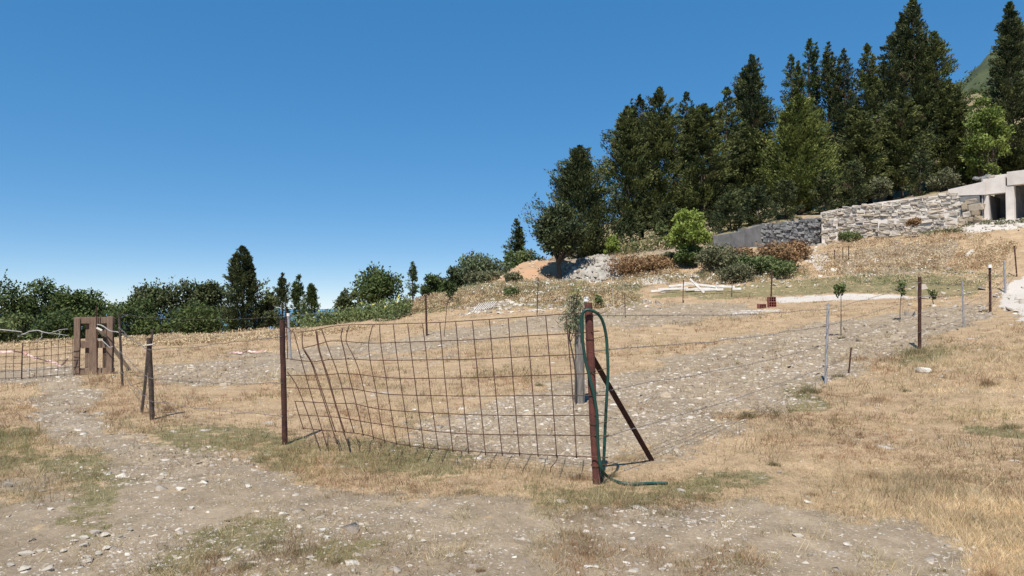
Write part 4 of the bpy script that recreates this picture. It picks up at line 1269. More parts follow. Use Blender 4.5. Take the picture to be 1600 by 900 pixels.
# brace
ft = gpt(1019, 719); tp = at(925, 557, 6.42)
b = MB(); dv = tp - ft; dv /= np.linalg.norm(dv); sd = np.cross(dv, (0, 1, 0)); sd /= np.linalg.norm(sd); fr = np.cross(sd, dv)
q0 = ft - dv * .12
for (s0, f0, hs_, hf) in ((0, 0, .026, .003), (-.023, .026, .003, .023)):
    c = (q0 + tp) / 2 + sd * s0 + fr * f0
    b.box(c, sd * hs_, fr * hf, (tp - q0) / 2)
o = b.build('brace_bar', M['rust'], bevel=.001); tag(o, 'dark rusty angle iron leaning against the right gate post', 'brace')
# green hose
hl = [(941, 737), (943.7, 713), (945.5, 671), (948, 621), (950, 585), (949, 550), (946.5, 521), (940, 498), (930, 487.5), (920, 484), (913, 486), (909, 497), (910, 528), (915, 564), (922, 592), (928, 617), (933, 649), (934, 685), (936, 713), (941, 735)]
off = [.02, .0, .0, .0, .0, 0, 0, .02, .065, .075, .075, .07, .07, .07, .075, .08, .075, .07, .07, .07]
P = [at(x, y, 6.40 - o_) for (x, y), o_ in zip(hl, off)]
e0 = P[0].copy(); e0[2] = gz(e0[0], e0[1]) + .02
tail = [gpt(x, y) + (0, 0, .018) for x, y in ((955, 752), (970, 758), (988, 759), (1004, 758.5), (1022, 757.5), (1043, 757))]
P = smooth_poly(np.array([e0 + (.0, .02, 0)] + P[1:] + tail), 150)
b = MB(); b.tube(P, .0140, 10); o = b.build('garden_hose', M['hose'], smooth=True); tag(o, 'dark green garden hose looped over the right gate post', 'hose')


# ------------------------------------------------------------------ fences
def wire_line(name, label, P, r=.0036, sag=.03, barbs=True, cat='wire', m='wire', group=None, nper=14):
    b = MB(); pts_ = []
    for i in range(len(P) - 1):
        t_ = np.linspace(0, 1, nper, endpoint=(i == len(P) - 2))[:, None]
        L = np.linalg.norm(P[i + 1] - P[i])
        seg = P[i] + (P[i + 1] - P[i]) * t_
        seg[:, 2] -= (sag * L / 4 * 4 * t_ * (1 - t_))[:, 0]
        seg[1:-1] += rng.normal(0, .008, seg[1:-1].shape)
        pts_.append(seg)
    Q = np.concatenate(pts_)
    b.tube(Q, r, 4, cap=False)
    if barbs:
        s = np.concatenate([[0], np.cumsum(np.linalg.norm(np.diff(Q, axis=0), axis=1))])
        for u in np.arange(.06, s[-1], .13):
            c = np.array([np.interp(u, s, Q[:, k]) for k in range(3)])
            v = rng.normal(0, 1, 3); v /= np.linalg.norm(v)
            b.tube([c - v * .02, c + v * .02], r * .8, 3, cap=False)
    o = b.build(name, M[m]); tag(o, label, cat, group); return o


p1292, t1292 = round_post('fence_post', 'straight grey metal pipe post on the right fence', (1294, 474), (1290, 602), 12, .022, M['galv'], capm=1)
b = MB()
pb = at(1290, 602, 12)
for q in (.22, .48, .74, .98):
    c = pb + (t1292 - pb) * q; b.tube([c - (.05, 0, 0), c + (.05, 0, 0)], .006, 5)
b.build('wire_hook', M['wire'], p1292)
_, t1437 = round_post('fence_post', 'rust red pipe post on the right fence above a grass tuft', (1437, 433), (1437, 545), 14.7, .034, M['rust'])
_, t1505 = round_post('fence_post', 'thin whitish pipe post right of the rust red one', (1504, 440), (1506, 514), 18.5, .022, M['galv'])
_, t1547 = round_post('fence_post', 'dark rusty post with a white cap near the pale road', (1546.5, 417), (1547.5, 491), 22, .035, M['rust'])
_, t1571 = round_post('fence_post', 'grey pipe post beside the pale road', (1569, 407), (1571, 461), 28, .04, M['galv'])
_, t1588 = round_post('fence_post', 'thin dark post farthest up along the pale road', (1585, 384), (1589, 434), 33, .03, M['rust'])
round_post('short_stake', 'short rusty stake beside the grey pipe post', (1330, 543), (1326, 585), 12.9, .014, M['rust'], 'stake')
b = MB(); p = at(1546.5, 416, 21.95); b.tube([p + (0, 0, -.05), p + (0, 0, .05)], [.055, .05], 10); tag(b.build('cap', M['white']), 'white cap on the dark rusty post near the road', 'cap')
gp_b, gp_t = at(932, 755, 6.4), at(919, 473, 6.4)
posts = [(gp_b, gp_t), (at(1290, 602, 12), t1292), (at(1437, 545, 14.7), t1437), (at(1506, 514, 18.5), t1505), (at(1547, 491, 22), t1547), (at(1571, 461, 28), t1571), (at(1589, 434, 33), t1588)]
for q, nm in ((.24, 'lowest'), (.50, 'second lowest'), (.73, 'second highest'), (.93, 'top')):
    wire_line('barbed_wire', f'{nm} strand of barbed wire on the right fence', [a + (t_ - a) * q + np.array([0, -.04, 0]) for a, t_ in posts], sag=.02)

# grey wooden post and young olive behind the gate
root = empty('wooden_post', at(906, 628, 11)); tag(root, 'thick weathered grey wooden post behind the right gate post', 'post')
b = MB(); pb = at(906, 628, 11); pt = at(905, 492, 11)
hs = np.linspace(0, 1, 10)
P = pb + (pt - pb) * hs[:, None]; P = np.vstack([pb - (0, 0, .3), P])
b.tube(P, .078 * (1 + rng.normal(0, .05, 11)), 9); b.build('shaft', M['greywood'], root)
b = MB(); c = at(916, 469, 11.02); b.tube([c + (-.012, 0, -.24), c + (0, 0, .0)], .012, 6); b.build('batten', M['palewood'], root)
b = MB(); b.tube([c + (0, 0, -.02), c + (0, 0, .055)], [.042, .036], 10); b.build('white_cap', M['white'], root)
root = empty('olive_sapling', gpt(899, 628)); tag(root, 'young olive sapling tied to the weathered wooden post', 'sapling')
b = MB(); st = np.array([at(899, 629, 10.85), at(899, 580, 10.85), at(893, 545, 10.85), at(889, 525, 10.9), at(893, 505, 10.9), at(899, 480, 10.9), at(903, 455, 10.95)])
b.tube(smooth_poly(st, 24), np.linspace(.016, .006, 24), 6)
ends = [(878, 498), (884, 508), (890, 470), (905, 462), (912, 478), (918, 490), (897, 452), (905, 448), (888, 485), (910, 495), (900, 488), (893, 478), (907, 470)]
C, D = [], []
for ex, ey in ends:
    e = at(ex, ey, 10.9 + rng.normal(0, .12)); s0 = smooth_poly(st, 24)[rng.integers(12, 21)]
    b.tube([s0, (s0 + e) / 2 + rng.normal(0, .02, 3), e], [.006, .004, .002], 4)
    n_ = 80
    q = rng.uniform(.35, 1.1, n_)[:, None]
    C.append(s0 + (e - s0) * q + rng.normal(0, .05, (n_, 3))); D.append((e - s0) / np.linalg.norm(e - s0) + rng.normal(0, .6, (n_, 3)))
b.build('stem', M['bark'], root)
C = np.concatenate(C); D = np.concatenate(D)
V, Fq, Cc = leaves(C, D, rng.uniform(.04, .075, len(C)), rng.uniform(.010, .018, len(C)), np.where(C[:, 2:] > at(900, 460, 10.9)[2], tint('lime', len(C)), tint('olive', len(C))))
bigmesh('foliage', V, Fq, Cc, M['leaf'], root)


def sapling(label, base, crown, w, h):
    p = gpt(*base); d = p[1]
    root = empty('sapling', p); tag(root, label, 'sapling', None)
    c = at(*crown, d)
    b = MB(); b.tube(smooth_poly([p - (0, 0, .1), p + (0, 0, .02), (p + c) / 2 + (rng.normal(0, .02), 0, 0), c, c + (0, 0, h / F * d * .4)], 12), np.linspace(.016, .007, 12), 6)
    b.build('stem', M['bark'], root)
    n_ = 170
    v = rng.normal(0, .5, (n_, 3)) * np.array([w, w, h]) / F * d
    cl = c + rng.normal(0, .5, (12, 3)) * np.array([w, w, h]) / F * d
    C = cl[rng.integers(0, 12, n_)] + v * .55
    ls = rng.uniform(.06, .12, n_)
    V, Fq, Cc = leaves(C, v + rng.normal(0, .1, (n_, 3)), ls, ls * .5, tint('oak', n_, .2, 1))
    bigmesh('foliage', V, Fq, Cc, M['leaf'], root)


sapling('young tree with a ball of leaves in the right field', (1314, 527), (1314, 453), 7, 9)
sapling('young crooked tree left of the rust red fence post', (1406, 502), (1409, 450), 6, 9)
sapling('faint young tree between the rust red and whitish posts', (1459, 478), (1457, 460), 5, 8)

# back fence
_, tA = round_post('fence_post', 'white capped grey pipe post behind the left gate post', (450.5, 492), (454, 563), 21.5, .04, M['galv'])
b = MB(); b.tube([tA + (0, 0, -.04), tA + (0, 0, .05)], .05, 10); tag(b.build('cap', M['white']), 'white cap on the grey pipe post behind the gate', 'cap')
_, tR = round_post('fence_rod', 'thin dark rod beside the white capped grey pipe', (446, 462), (449.5, 560), 21.8, .014, M['rust'], 'rod')
_, tB = round_post('fence_post', 'dark rusty post at the back of the field seen over the gate', (665, 462), (667, 524), 25, .035, M['rust'])
_, tC = round_post('cane', 'thin leaning cane right of the back rusty post', (699, 471), (693, 536), 24.0, .011, M['darkwood'], 'cane')
_, tD = round_post('fence_rod', 'thin rusty rod behind the gate, left of the olive sapling', (841, 434), (839, 494), 29, .018, M['rust'], 'rod')
_, tE = round_post('fence_rod', 'pale thin rod right of the gate post in the weeds', (957, 450), (960, 490), 27.5, .014, M['palewood'], 'rod')
_, tF = round_post('fence_rod', 'thin rusty rod right of the pale thin rod', (976, 457), (977, 497), 26.5, .013, M['rust'], 'rod')
_, tG = round_post('fence_rod', 'thin dark rod in front of the heap of white timber', (1068, 437), (1067, 470), 33, .02, M['rust'], 'rod')
_, tG2 = round_post('fence_rod', 'thin dark rod right of the heap of white timber', (1144, 443), (1143, 468), 34, .018, M['rust'], 'rod')
_, tH = round_post('fence_post', 'dark rusty post standing behind the red bricks', (1206, 422), (1205, 462), 33.5, .035, M['rust'])
for i, (a_, b_) in enumerate(((1304, 390), (1317, 386), (1326, 385))):
    lb = ('leftmost', 'middle', 'rightmost')[i]
    p = gpt(a_, b_ + 20)
    if not np.isnan(p[0]):
        round_post('short_stake', f'{lb} of three thin stakes on the slope under the stone wall', (a_, b_), (a_, b_ + 20), p[1], .025, M['darkwood'], 'stake')
# left part: pallet, posts, struts
PD = 15.0
root = empty('wooden_pallet', (*at(145, 583, PD)[:2], gz(*at(145, 583, PD)[:2]))); tag(root, 'brown wooden pallet standing upright as a gate post', 'pallet')
ex = np.array([1.0, 0, 0]); ey = np.array([0.0, 1, 0])
zb = gz(*at(145, 583, PD)[:2]) - .06


def pbox(name, x0, x1, y0, y1, d0, d1, m='brownwood'):
    a_ = at(x0, y1, PD); c_ = at(x1, y0, PD)
    z0 = max(a_[2], zb) if y1 < 580 else zb
    b = MB(); b.box(((a_[0] + c_[0]) / 2, PD + (d0 + d1) / 2, (z0 + c_[2]) / 2), ex * (c_[0] - a_[0]) / 2, ey * (d1 - d0) / 2, up * (c_[2] - z0) / 2, jit=.004)
    b.build(name, M[m], root, bevel=.004)


for x0, x1, yt in ((114, 125, 497.5), (138.5, 153, 495.5), (165.5, 176, 494.5)):
    pbox('deck_board', x0, x1, yt, 585, 0, .022)
pbox('cross_board', 115.5, 175.5, 495.5, 505.5, .025, .10)
pbox('cross_board', 116, 175, 533, 543.5, .025, .10)
pbox('cross_board', 116, 175, 575.5, 584, .025, .10)
for x0, x1 in ((116, 121), (128, 135.5), (155, 162), (169, 174)):
    pbox('back_board', x0, x1, 498, 585, .103, .125)
# leaning pale board
p0 = at(155, 514, 14.80); p1 = gpt(203, 577); p1 = p1 - (0, 0, .03)
dv = p1 - p0; L = np.linalg.norm(dv); dv /= L; sd = np.cross(dv, (0, 1, 0)); sd /= np.linalg.norm(sd); fr = np.cross(sd, dv)
b = MB(); b.box((p0 + p1) / 2, dv * L / 2, sd * .065, fr * .02); tag(b.build('leaning_board', M['palewood'], bevel=.004), 'pale grey board leaning diagonally against the wooden pallet', 'board')
b = MB(); b.tube(smooth_poly([at(152, 507, 14.9), at(160, 509, 14.85), at(172, 517, 14.7), at(184, 519, 14.2), at(200, 527, 14.4)], 24), .012, 6); tag(b.build('rope', M['rope']), 'pale rope tied from the pallet to the thin post', 'rope')
b = MB(); b.tube(smooth_poly([at(152, 530, 14.9), at(157, 530, 14.85), at(165, 537, 14.8), at(172, 543, 14.8), at(176, 541, 14.85)], 20), .010, 6); tag(b.build('rope', M['rope']), 'pale rope end dangling on the face of the pallet', 'rope')
round_post('steel_rod', 'thin dark rod rising above the top of the pallet', (150.5, 478), (152, 583), 14.92, .012, M['rust'], 'rod')
_, tL = round_post('fence_post', 'thin dark post right of the wooden pallet', (186, 490), (191.5, 606), 13.4, .022, M['darkwood'])
TD = float(gpt(238, 656)[1])
root = empty('prop_post', gpt(238, 656)); tag(root, 'dark stake propped by a slanting pole left of the gate', 'post')
b = MB(); b.tube([at(238, 664, TD), at(236, 600, TD), at(232.5, 528, TD)], [.032, .034, .032], 9); b.build('stake', M['darkwood'], root)
sb = gpt(221, 641) - (0, 0, .05)
b = MB(); b.tube([sb, (sb + at(231, 545, TD + .05)) / 2 + (.01, 0, 0), at(231.5, 543, TD + .05)], .022, 8); b.build('slanting_pole', M['greywood'], root)
b = MB(); b.tube([at(234, 556, TD + .07), at(236, 538, TD + .07), at(239, 514, TD + .1)], [.016, .015, .012], 7); b.build('twig_stake', M['darkwood'], root)
b = MB(); b.tube([at(223.5, 540.5, TD - .04), at(240, 538, TD - .04)], .011, 7); b.build('cross_peg', M['palewood'], root)
gl_b, gl_t = at(445, 697, 8.25), at(441, 500, 8.25)
for q, q2, nm in ((.86, .87, 'upper'), (.52, .50, 'middle'), (.24, .24, 'lower')):
    a_ = at(191.5, 606, 13.4); st_ = at(238, 657, TD)
    wire_line('fence_wire', f'{nm} fence wire from the pallet to the left gate post',
              [a_ + (tL - a_) * q * .95 + np.array([.0, -.03, 0]), st_ + (at(232.5, 528, TD) - st_) * q + np.array([0, -.04, 0]), gl_b + (gl_t - gl_b) * q2 + np.array([-.0, -.04, 0])], sag=.03)
for k, (off, nm) in enumerate(((.0, 'top'), (.45, 'lower'))):
    dn = np.array([0, -.03, -off])
    P = [tL + dn, at(290, 500, 18) + dn, tA + np.array([0, -.05, -.05]) + dn, tB + np.array([0, -.05, -.08]) + dn, tD + np.array([0, -.03, -.25]) + dn, tE + np.array([0, -.03, -.1]) + dn * .7, tG + np.array([0, -.03, -.08]) + dn * .7, tG2 + np.array([0, -.03, -.08]) + dn * .7, tH + np.array([0, -.04, -.1]) + dn]
    wire_line('barbed_wire', f'{nm} strand of barbed wire along the back fence', P, sag=.012, r=.003)


# left mesh gate panels
def mesh_panel(label, A, B, y0, y1, nx, ny, d, r=.005):
    """A, B px of the left and right edge, y0..y1 px heights, given for the left and right end"""
    root = empty('wire_mesh_gate', at((A + B) / 2, (y1[0] + y1[1]) / 2, d)); tag(root, label, 'mesh gate')
    for i in range(nx):
        q = i / (nx - 1); x = A + (B - A) * q + rng.normal(0, .4)
        b = MB(); b.tube([at(x - .6, y1[0] + (y1[1] - y1[0]) * q + 2, d), at(x + rng.normal(0, .5), (y0[0] + y1[0]) / 2, d), at(x + .6, y0[0] + (y0[1] - y0[0]) * q - 1, d)], r if i else r * 1.8, 5); b.build('vertical_wire', M['rust'], root)
    for j in range(ny):
        q = j / (ny - 1)
        b = MB(); b.tube([at(A, y0[0] + (y1[0] - y0[0]) * q, d - .01), at((A + B) / 2, (y0[0] + y0[1]) / 2 + ((y1[0] + y1[1]) / 2 - (y0[0] + y0[1]) / 2) * q + rng.normal(0, .4), d - .01), at(B, y0[1] + (y1[1] - y0[1]) * q, d - .01)], r, 5); b.build('horizontal_wire', M['rust'], root)


mesh_panel('rusty mesh panel joined to the wooden pallet', 35, 113, (537, 530), (591, 584), 8, 6, 14.75)
mesh_panel('rusty mesh panel cut by the left edge of the picture', -62, 33, (548, 545), (594, 590), 9, 5, 14.7)
b = MB()
for P, r0 in (([(28, 526), (42, 520), (58, 516), (75, 521), (92, 516), (106, 514)], .022), ([(75, 521), (92, 522), (108, 525)], .014), ([(66, 519), (64, 528), (52, 536)], .012), ([(92, 516), (94, 522), (90, 530)], .010)):
    r0 *= .75
    pts_ = smooth_poly([at(x, y, 14.72) for x, y in P], 22); pts_ += rng.normal(0, .006, pts_.shape)
    b.tube(pts_, np.linspace(r0, r0 * .45, 22), 6)
tag(b.build('dead_branch', M['rope']), 'bleached forked branch lying on top of the left mesh panel', 'branch')
b = MB(); pts_ = smooth_poly([at(x, y, 14.66) for x, y in ((-60, 512), (-20, 514), (0, 515), (20, 517), (34, 518.5))], 18); b.tube(pts_, np.linspace(.020, .012, 18), 6)
tag(b.build('dead_branch', M['rope']), 'straight bleached pole above the mesh at the left edge', 'branch')
b = MB(); P = smooth_poly([at(x, y, 14.85) for x, y in ((-40, 549), (0, 550), (20, 549), (38, 552), (55, 559), (70, 563), (85, 566), (95, 571), (106, 560), (112, 545))], 40)
V = []
for i, p in enumerate(P):
    a_ = .022; tw = .8 * math.sin(i * .7); V += [p + (0, a_ * math.sin(tw), a_ * math.cos(tw)), p - (0, a_ * math.sin(tw), a_ * math.cos(tw))]
b.add(V, [(2 * i, 2 * i + 2, 2 * i + 3, 2 * i + 1) for i in range(len(P) - 1)])
tag(b.build('barrier_tape', M['tape']), 'faded pink barrier tape sagging across the left mesh', 'tape')
b = MB(); P = np.array([gpt(x, y) for x, y in ((358, 554), (368, 553), (378, 554.5), (388, 552), (398, 553), (408, 552), (416, 551))]); P = smooth_poly(P, 24); P[:, 2] += .04 + .03 * np.abs(np.sin(np.arange(24)))
V = []
for i, p in enumerate(P):
    V += [p + (0, .03, .03), p - (0, .03, .01)]
b.add(V, [(2 * i, 2 * i + 2, 2 * i + 3, 2 * i + 1) for i in range(len(P) - 1)])
tag(b.build('barrier_tape', M['tape']), 'faded pink tape lying in the field left of the gate', 'tape')


# ------------------------------------------------------------------ timber, laths, bricks
TL = [((1017, 455.5), (1062, 451)), ((1033, 459), (1056, 451)), ((1069, 442), (1118, 448)), ((1078, 436), (1100, 461)), ((1071, 455), (1120, 450)), ((1119, 447), (1148, 448.5)), ((1085, 458), (1130, 452)), ((1144, 453), (1158, 453)), ((1045, 452), (1088, 446)), ((1028, 457), (1075, 457))]
lb = ['low plank at the left end of the white timber heap', 'short plank slanting up at the left of the timber heap', 'long plank on top of the white timber heap', 'plank crossing the white timber heap steeply',
      'flat plank in the middle of the white timber heap', 'plank pointing right from the white timber heap', 'lower plank at the right of the white timber heap', 'short offcut right of the white timber heap', 'upper plank at the left of the timber heap', 'bottom plank lying under the left timber']
mtw = mat('bleached_timber', (.74, .70, .65), .85, col2=(.58, .54, .49), scale=3, bump=.2, bscale=15)
for i, ((x0, y0), (x1, y1)) in enumerate(TL):
    yl_ = max(y0, y1); d = float(gpt(x0 if y0 > y1 else x1, max(yl_, 452) + 2)[1])
    a_ = at(x0, y0, d); c_ = at(x1, y1, d)
    for p in (a_, c_): p[2] = max(p[2], gz(p[0], p[1]) + .06 + .02 * i)
    dv = c_ - a_; L = np.linalg.norm(dv); dv /= L; sd = np.cross(dv, (0, 0, 1)); sd /= np.linalg.norm(sd) + 1e-9; fr = np.cross(sd, dv)
    b = MB(); b.box((a_ + c_) / 2, dv * L / 2, sd * .045, fr * .05); tag(b.build('timber_plank', mtw, bevel=.006), lb[i], 'plank', 'planks of the white timber heap')
for i in range(9):
    x0, y0 = 776.5 - i * 3.4, 471.0 + i * .35; x1, y1 = x0 - 10, y0 + 14
    c_ = gpt(x1, y1 + 1.5); a_ = at(x0, y0, c_[1] + .9); a_[2] = max(a_[2], gz(a_[0], a_[1]) + .08); c_ = c_ + (0, 0, .05)
    dv = c_ - a_; L = np.linalg.norm(dv); dv /= L; sd = np.cross(dv, (0, 0, 1)); sd /= np.linalg.norm(sd); fr = np.cross(sd, dv)
    b = MB(); b.box((a_ + c_) / 2, dv * L / 2, sd * .022, fr * .018)
    tag(b.build('lath', M['palewood'], bevel=.003), ('rightmost', 'second from the right', 'third from the right', 'fourth from the right', 'middle one', 'fourth from the left', 'third from the left', 'second from the left', 'leftmost')[i] + ' of nine parallel pale laths leaning on the field rubble', 'lath', 'parallel pale laths')


def hollow_brick(label, px, py, z_off, w, h, dp, rz):
    p = gpt(px, py); c0 = np.array([p[0], p[1], p[2] + z_off])
    root = empty('hollow_brick', c0); tag(root, label, 'brick')
    cx, sx = math.cos(rz), math.sin(rz); e1 = np.array([cx, sx, 0]); e2 = np.array([-sx, cx, 0])
    th = .016
    b = MB()
    c = c0 + up * h / 2
    b.box(c + up * (h / 2 - th / 2), e1 * w / 2, e2 * dp / 2, up * th / 2); b.box(c - up * (h / 2 - th / 2), e1 * w / 2, e2 * dp / 2, up * th / 2)
    for s in (-1, 1):
        b.box(c + s * e1 * (w / 2 - th / 2), e1 * th / 2, e2 * dp / 2 * .999, up * (h / 2 - th - .0005))
    b.build('shell', M['brick'], root)
    b = MB()
    for s in (-.17, .17):
        b.box(c + s * w * e1, e1 * .006, e2 * dp / 2 * .99, up * (h / 2 - th - .001))
    b.box(c, e1 * (w / 2 - th - .001), e2 * dp / 2 * .98, up * .005)
    b.box(c, e1 * (w / 2 - th - .001), e2 * .012, up * (h / 2 - th - .001))
    b.build('web', M['brick'], root)


hollow_brick('red hollow brick, upper one of the stack of two', 1205.5, 479, .211, .29, .205, .22, .03)
hollow_brick('red hollow brick, lower one of the stack of two', 1206, 479, .0, .30, .21, .22, -.02)
hollow_brick('single red hollow brick lying left of the stack', 1190, 480.5, .0, .29, .18, .22, .2)

# ------------------------------------------------------------------ grass
STRAW = np.array([(.71, .565, .355), (.63, .485, .295), (.52, .385, .225), (.65, .54, .35), (.45, .32, .19)])
RUST = np.array([(.36, .215, .12), (.27, .155, .09), (.45, .29, .165)])
OLIVE = np.array([(.26, .235, .105), (.19, .185, .075), (.34, .30, .15), (.15, .16, .055), (.44, .36, .20)])


def blades(P, hgt, wid, cols, lean=.7):
    n_ = len(P)
    a = rng.uniform(0, 2 * math.pi, n_)
    S = np.stack([np.cos(a), np.sin(a), np.zeros(n_)], 1) * (wid * .5)[:, None]
    ln = rng.normal(0, lean, (n_, 2)) * hgt[:, None]
    tip = P + np.stack([ln[:, 0], ln[:, 1], hgt], 1)
    V = np.stack([P - S, P + S, tip], 1).reshape(-1, 3)
    return V, np.arange(3 * n_).reshape(-1, 3), np.repeat(cols, 3, axis=0)


N = 120000
px = rng.uniform(-170, 1770, N); py = 455 + 500 * rng.uniform(0, 1, N) ** .85
P = ground(px, py); ok = ~np.isnan(P[:, 0]) & (P[:, 1] < 60); P = P[ok]
s_, g_, p_ = masks(P[:, 0], P[:, 1], P[:, 2])
patch = fbm(P[:, 0] * .55, P[:, 1] * .55, 91, 3)
pat2 = fbm(P[:, 0] * 2.6, P[:, 1] * 2.6, 231, 3)
prob = np.clip(1.15 - s_ * 1.12 + 1.6 * (pat2 - .5), 0.02, 1) * (1 - .8 * p_) * (.22 + .78 * sstep(.34, .56, patch)) + g_ * .3
ok = rng.uniform(0, 1, len(P)) < prob
P, s_, g_, patch = P[ok], s_[ok], g_[ok], patch[ok]
NB = 9
h0 = np.exp(rng.normal(math.log(.030), .55, len(P))) * (1 + .6 * sstep(.55, .75, patch)) * np.clip(P[:, 1] / 9, .8, 1.7)
isg = rng.uniform(0, 1, len(P)) < np.clip(g_ * .75 + .07 + .3 * sstep(.56, .7, fbm(P[:, 0] * .9 + 7, P[:, 1] * .9, 211, 3)), 0, .62)
rust = (fbm(P[:, 0] * .8, P[:, 1] * .8, 131, 3) > .515) & (rng.uniform(0, 1, len(P)) < .7)
cols = STRAW[rng.integers(0, 5, len(P))]
cols[rust] = RUST[rng.integers(0, 3, rust.sum())]
cols[isg] = OLIVE[rng.integers(0, 5, isg.sum())]
cols = cols * (.42 + 1.15 * fbm(P[:, 0] * 1.1, P[:, 1] * 1.1, 171, 4))[:, None] * (.8 + .4 * fbm(P[:, 0] * 5, P[:, 1] * 5, 191, 2))[:, None]
ci = np.repeat(np.arange(len(P)), NB)
spread = np.clip(.022 * P[:, 1] / 7, .02, .12)
Q = P[ci] + np.concatenate([rng.normal(0, 1, (len(ci), 2)) * spread[ci][:, None], np.zeros((len(ci), 1))], 1)
Q[:, 2] = Z(Q[:, 0], Q[:, 1]) - .006
hh = h0[ci] * rng.uniform(.5, 1.3, len(ci))
V, Fq, Cc = blades(Q, hh, np.clip(.0030 * Q[:, 1] / 6, .0026, .016) * rng.uniform(.7, 1.4, len(ci)), cols[ci] * rng.uniform(.75, 1.2, (len(ci), 1)), .6)
o = bigmesh('dry_grass', V, Fq, Cc, M['grass']); tag(o, 'short straw coloured dry grass covering the ground', 'grass', kind='stuff')
print('grass blades', len(ci))

N = 5200
u = rng.uniform(-.05, 1.12, N); P = GP0[:2] + gdir * u[:, None] + gn * rng.normal(.02, .22, N)[:, None]
k = fbm(P[:, 0] * 3, P[:, 1] * 3, 251, 3) > .46; P = P[k]; N = len(P)
Q = np.stack([P[:, 0], P[:, 1], Z(P[:, 0], P[:, 1]) - .005], 1)
pal = np.concatenate([STRAW, STRAW, OLIVE, RUST]); cc = pal[rng.integers(0, len(pal), N)]
V, Fq, Cc = blades(Q, np.exp(rng.normal(math.log(.07), .45, N)), rng.uniform(.002, .0045, N), cc * rng.uniform(.7, 1.1, (N, 1)), .45)
o = bigmesh('gate_grass', V, Fq, Cc, M['grass']); tag(o, 'uncut dry grass growing along the foot of the mesh gate', 'grass', kind='stuff')

N = 5200
P = ground(rng.uniform(-150, 1750, N), 500 + 330 * rng.uniform(0, 1, N) ** .9); P = P[~np.isnan(P[:, 0])]
s_, g_, p_ = masks(P[:, 0], P[:, 1], P[:, 2]); kp = (rng.uniform(0, 1, len(P)) < (1 - s_) * sstep(.44, .62, fbm(P[:, 0] * .8, P[:, 1] * .8, 271, 3))) & (P[:, 1] < 30); P = P[kp]
ci = np.repeat(np.arange(len(P)), 5)
Q = P[ci] + np.concatenate([rng.normal(0, .05, (len(ci), 2)), np.zeros((len(ci), 1))], 1); Q[:, 2] = Z(Q[:, 0], Q[:, 1]) - .01
pal = np.concatenate([RUST * .75, RUST, STRAW * .8, OLIVE * .8]); cc = pal[rng.integers(0, len(pal), len(P))]
V, Fq, Cc = blades(Q, np.exp(rng.normal(math.log(.10), .4, len(ci))), np.clip(.0007 * Q[:, 1], .003, .012) * rng.uniform(.7, 1.2, len(ci)), cc[ci] * rng.uniform(.7, 1.1, (len(ci), 1)), .35)
o = bigmesh('dry_stalks', V, Fq, Cc, M['grass']); tag(o, 'brown weed stalks standing above the dry grass', 'weeds', kind='stuff')

# fine litter and tufts on the bare soil in front
N = 5200
P = ground(rng.uniform(-150, 1750, N), rng.uniform(720, 960, N)); P = P[~np.isnan(P[:, 0])]
pt_ = fbm(P[:, 0] * 1.5, P[:, 1] * 1.5, 151, 3); P = P[rng.uniform(0, 1, len(P)) < sstep(.48, .66, pt_)]
ci = np.repeat(np.arange(len(P)), 9)
Q = P[ci] + np.concatenate([rng.normal(0, .035, (len(ci), 2)), np.zeros((len(ci), 1))], 1); Q[:, 2] = Z(Q[:, 0], Q[:, 1]) - .004
pal = np.concatenate([OLIVE, STRAW, RUST]); cc = pal[rng.integers(0, len(pal), len(P))]
V, Fq, Cc = blades(Q, rng.uniform(.012, .06, len(ci)), rng.uniform(.002, .005, len(ci)), cc[ci] * rng.uniform(.7, 1.1, (len(ci), 1)), 1.2)
o = bigmesh('sparse_tufts', V, Fq, Cc, M['grass']); tag(o, 'sparse dry tufts and litter on the bare track', 'grass', kind='stuff')


# named tufts
def tuft(label, px_, py_, wpx, hpx, key, n_=260, wl=.0032):
    n_ = int(n_ * 2.2)
    p = gpt(px_, py_); d = p[1]; w = wpx / F * d / 2; h = hpx / F * d * .75
    sub = np.clip(rng.normal(0, .30, (9, 2)), -.55, .55)
    Q = p + np.concatenate([np.clip(sub[rng.integers(0, 9, n_)] + rng.normal(0, .22, (n_, 2)), -.85, .85) * w * (1, .8), np.zeros((n_, 1))], 1); Q[:, 2] = Z(Q[:, 0], Q[:, 1]) - .01
    rad = np.hypot(Q[:, 0] - p[0], Q[:, 1] - p[1]) / (w + 1e-6)
    hh = h * rng.uniform(.12, .8, n_) ** 1.3 * np.clip(1.25 - rad, .25, 1) * np.where(rng.uniform(0, 1, n_) < .06, 1.7, 1)
    pal_ = {'green': OLIVE[:4] * .8, 'rust': RUST * .9, 'straw': STRAW * .85}[key]
    c = pal_[rng.integers(0, len(pal_), n_)] * rng.uniform(.6, 1.1, (n_, 1))
    m_ = rng.uniform(0, 1, n_) < .38; c[m_] = STRAW[rng.integers(0, 5, m_.sum())] * .85
    V, Fq, Cc = blades(Q, hh, np.full(n_, max(wl, .0005 * d)) * rng.uniform(.6, 1.3, n_), c, .5)
    o = bigmesh('grass_tuft', V, Fq, Cc, M['grass'], ); tag(o, label, 'grass tuft')


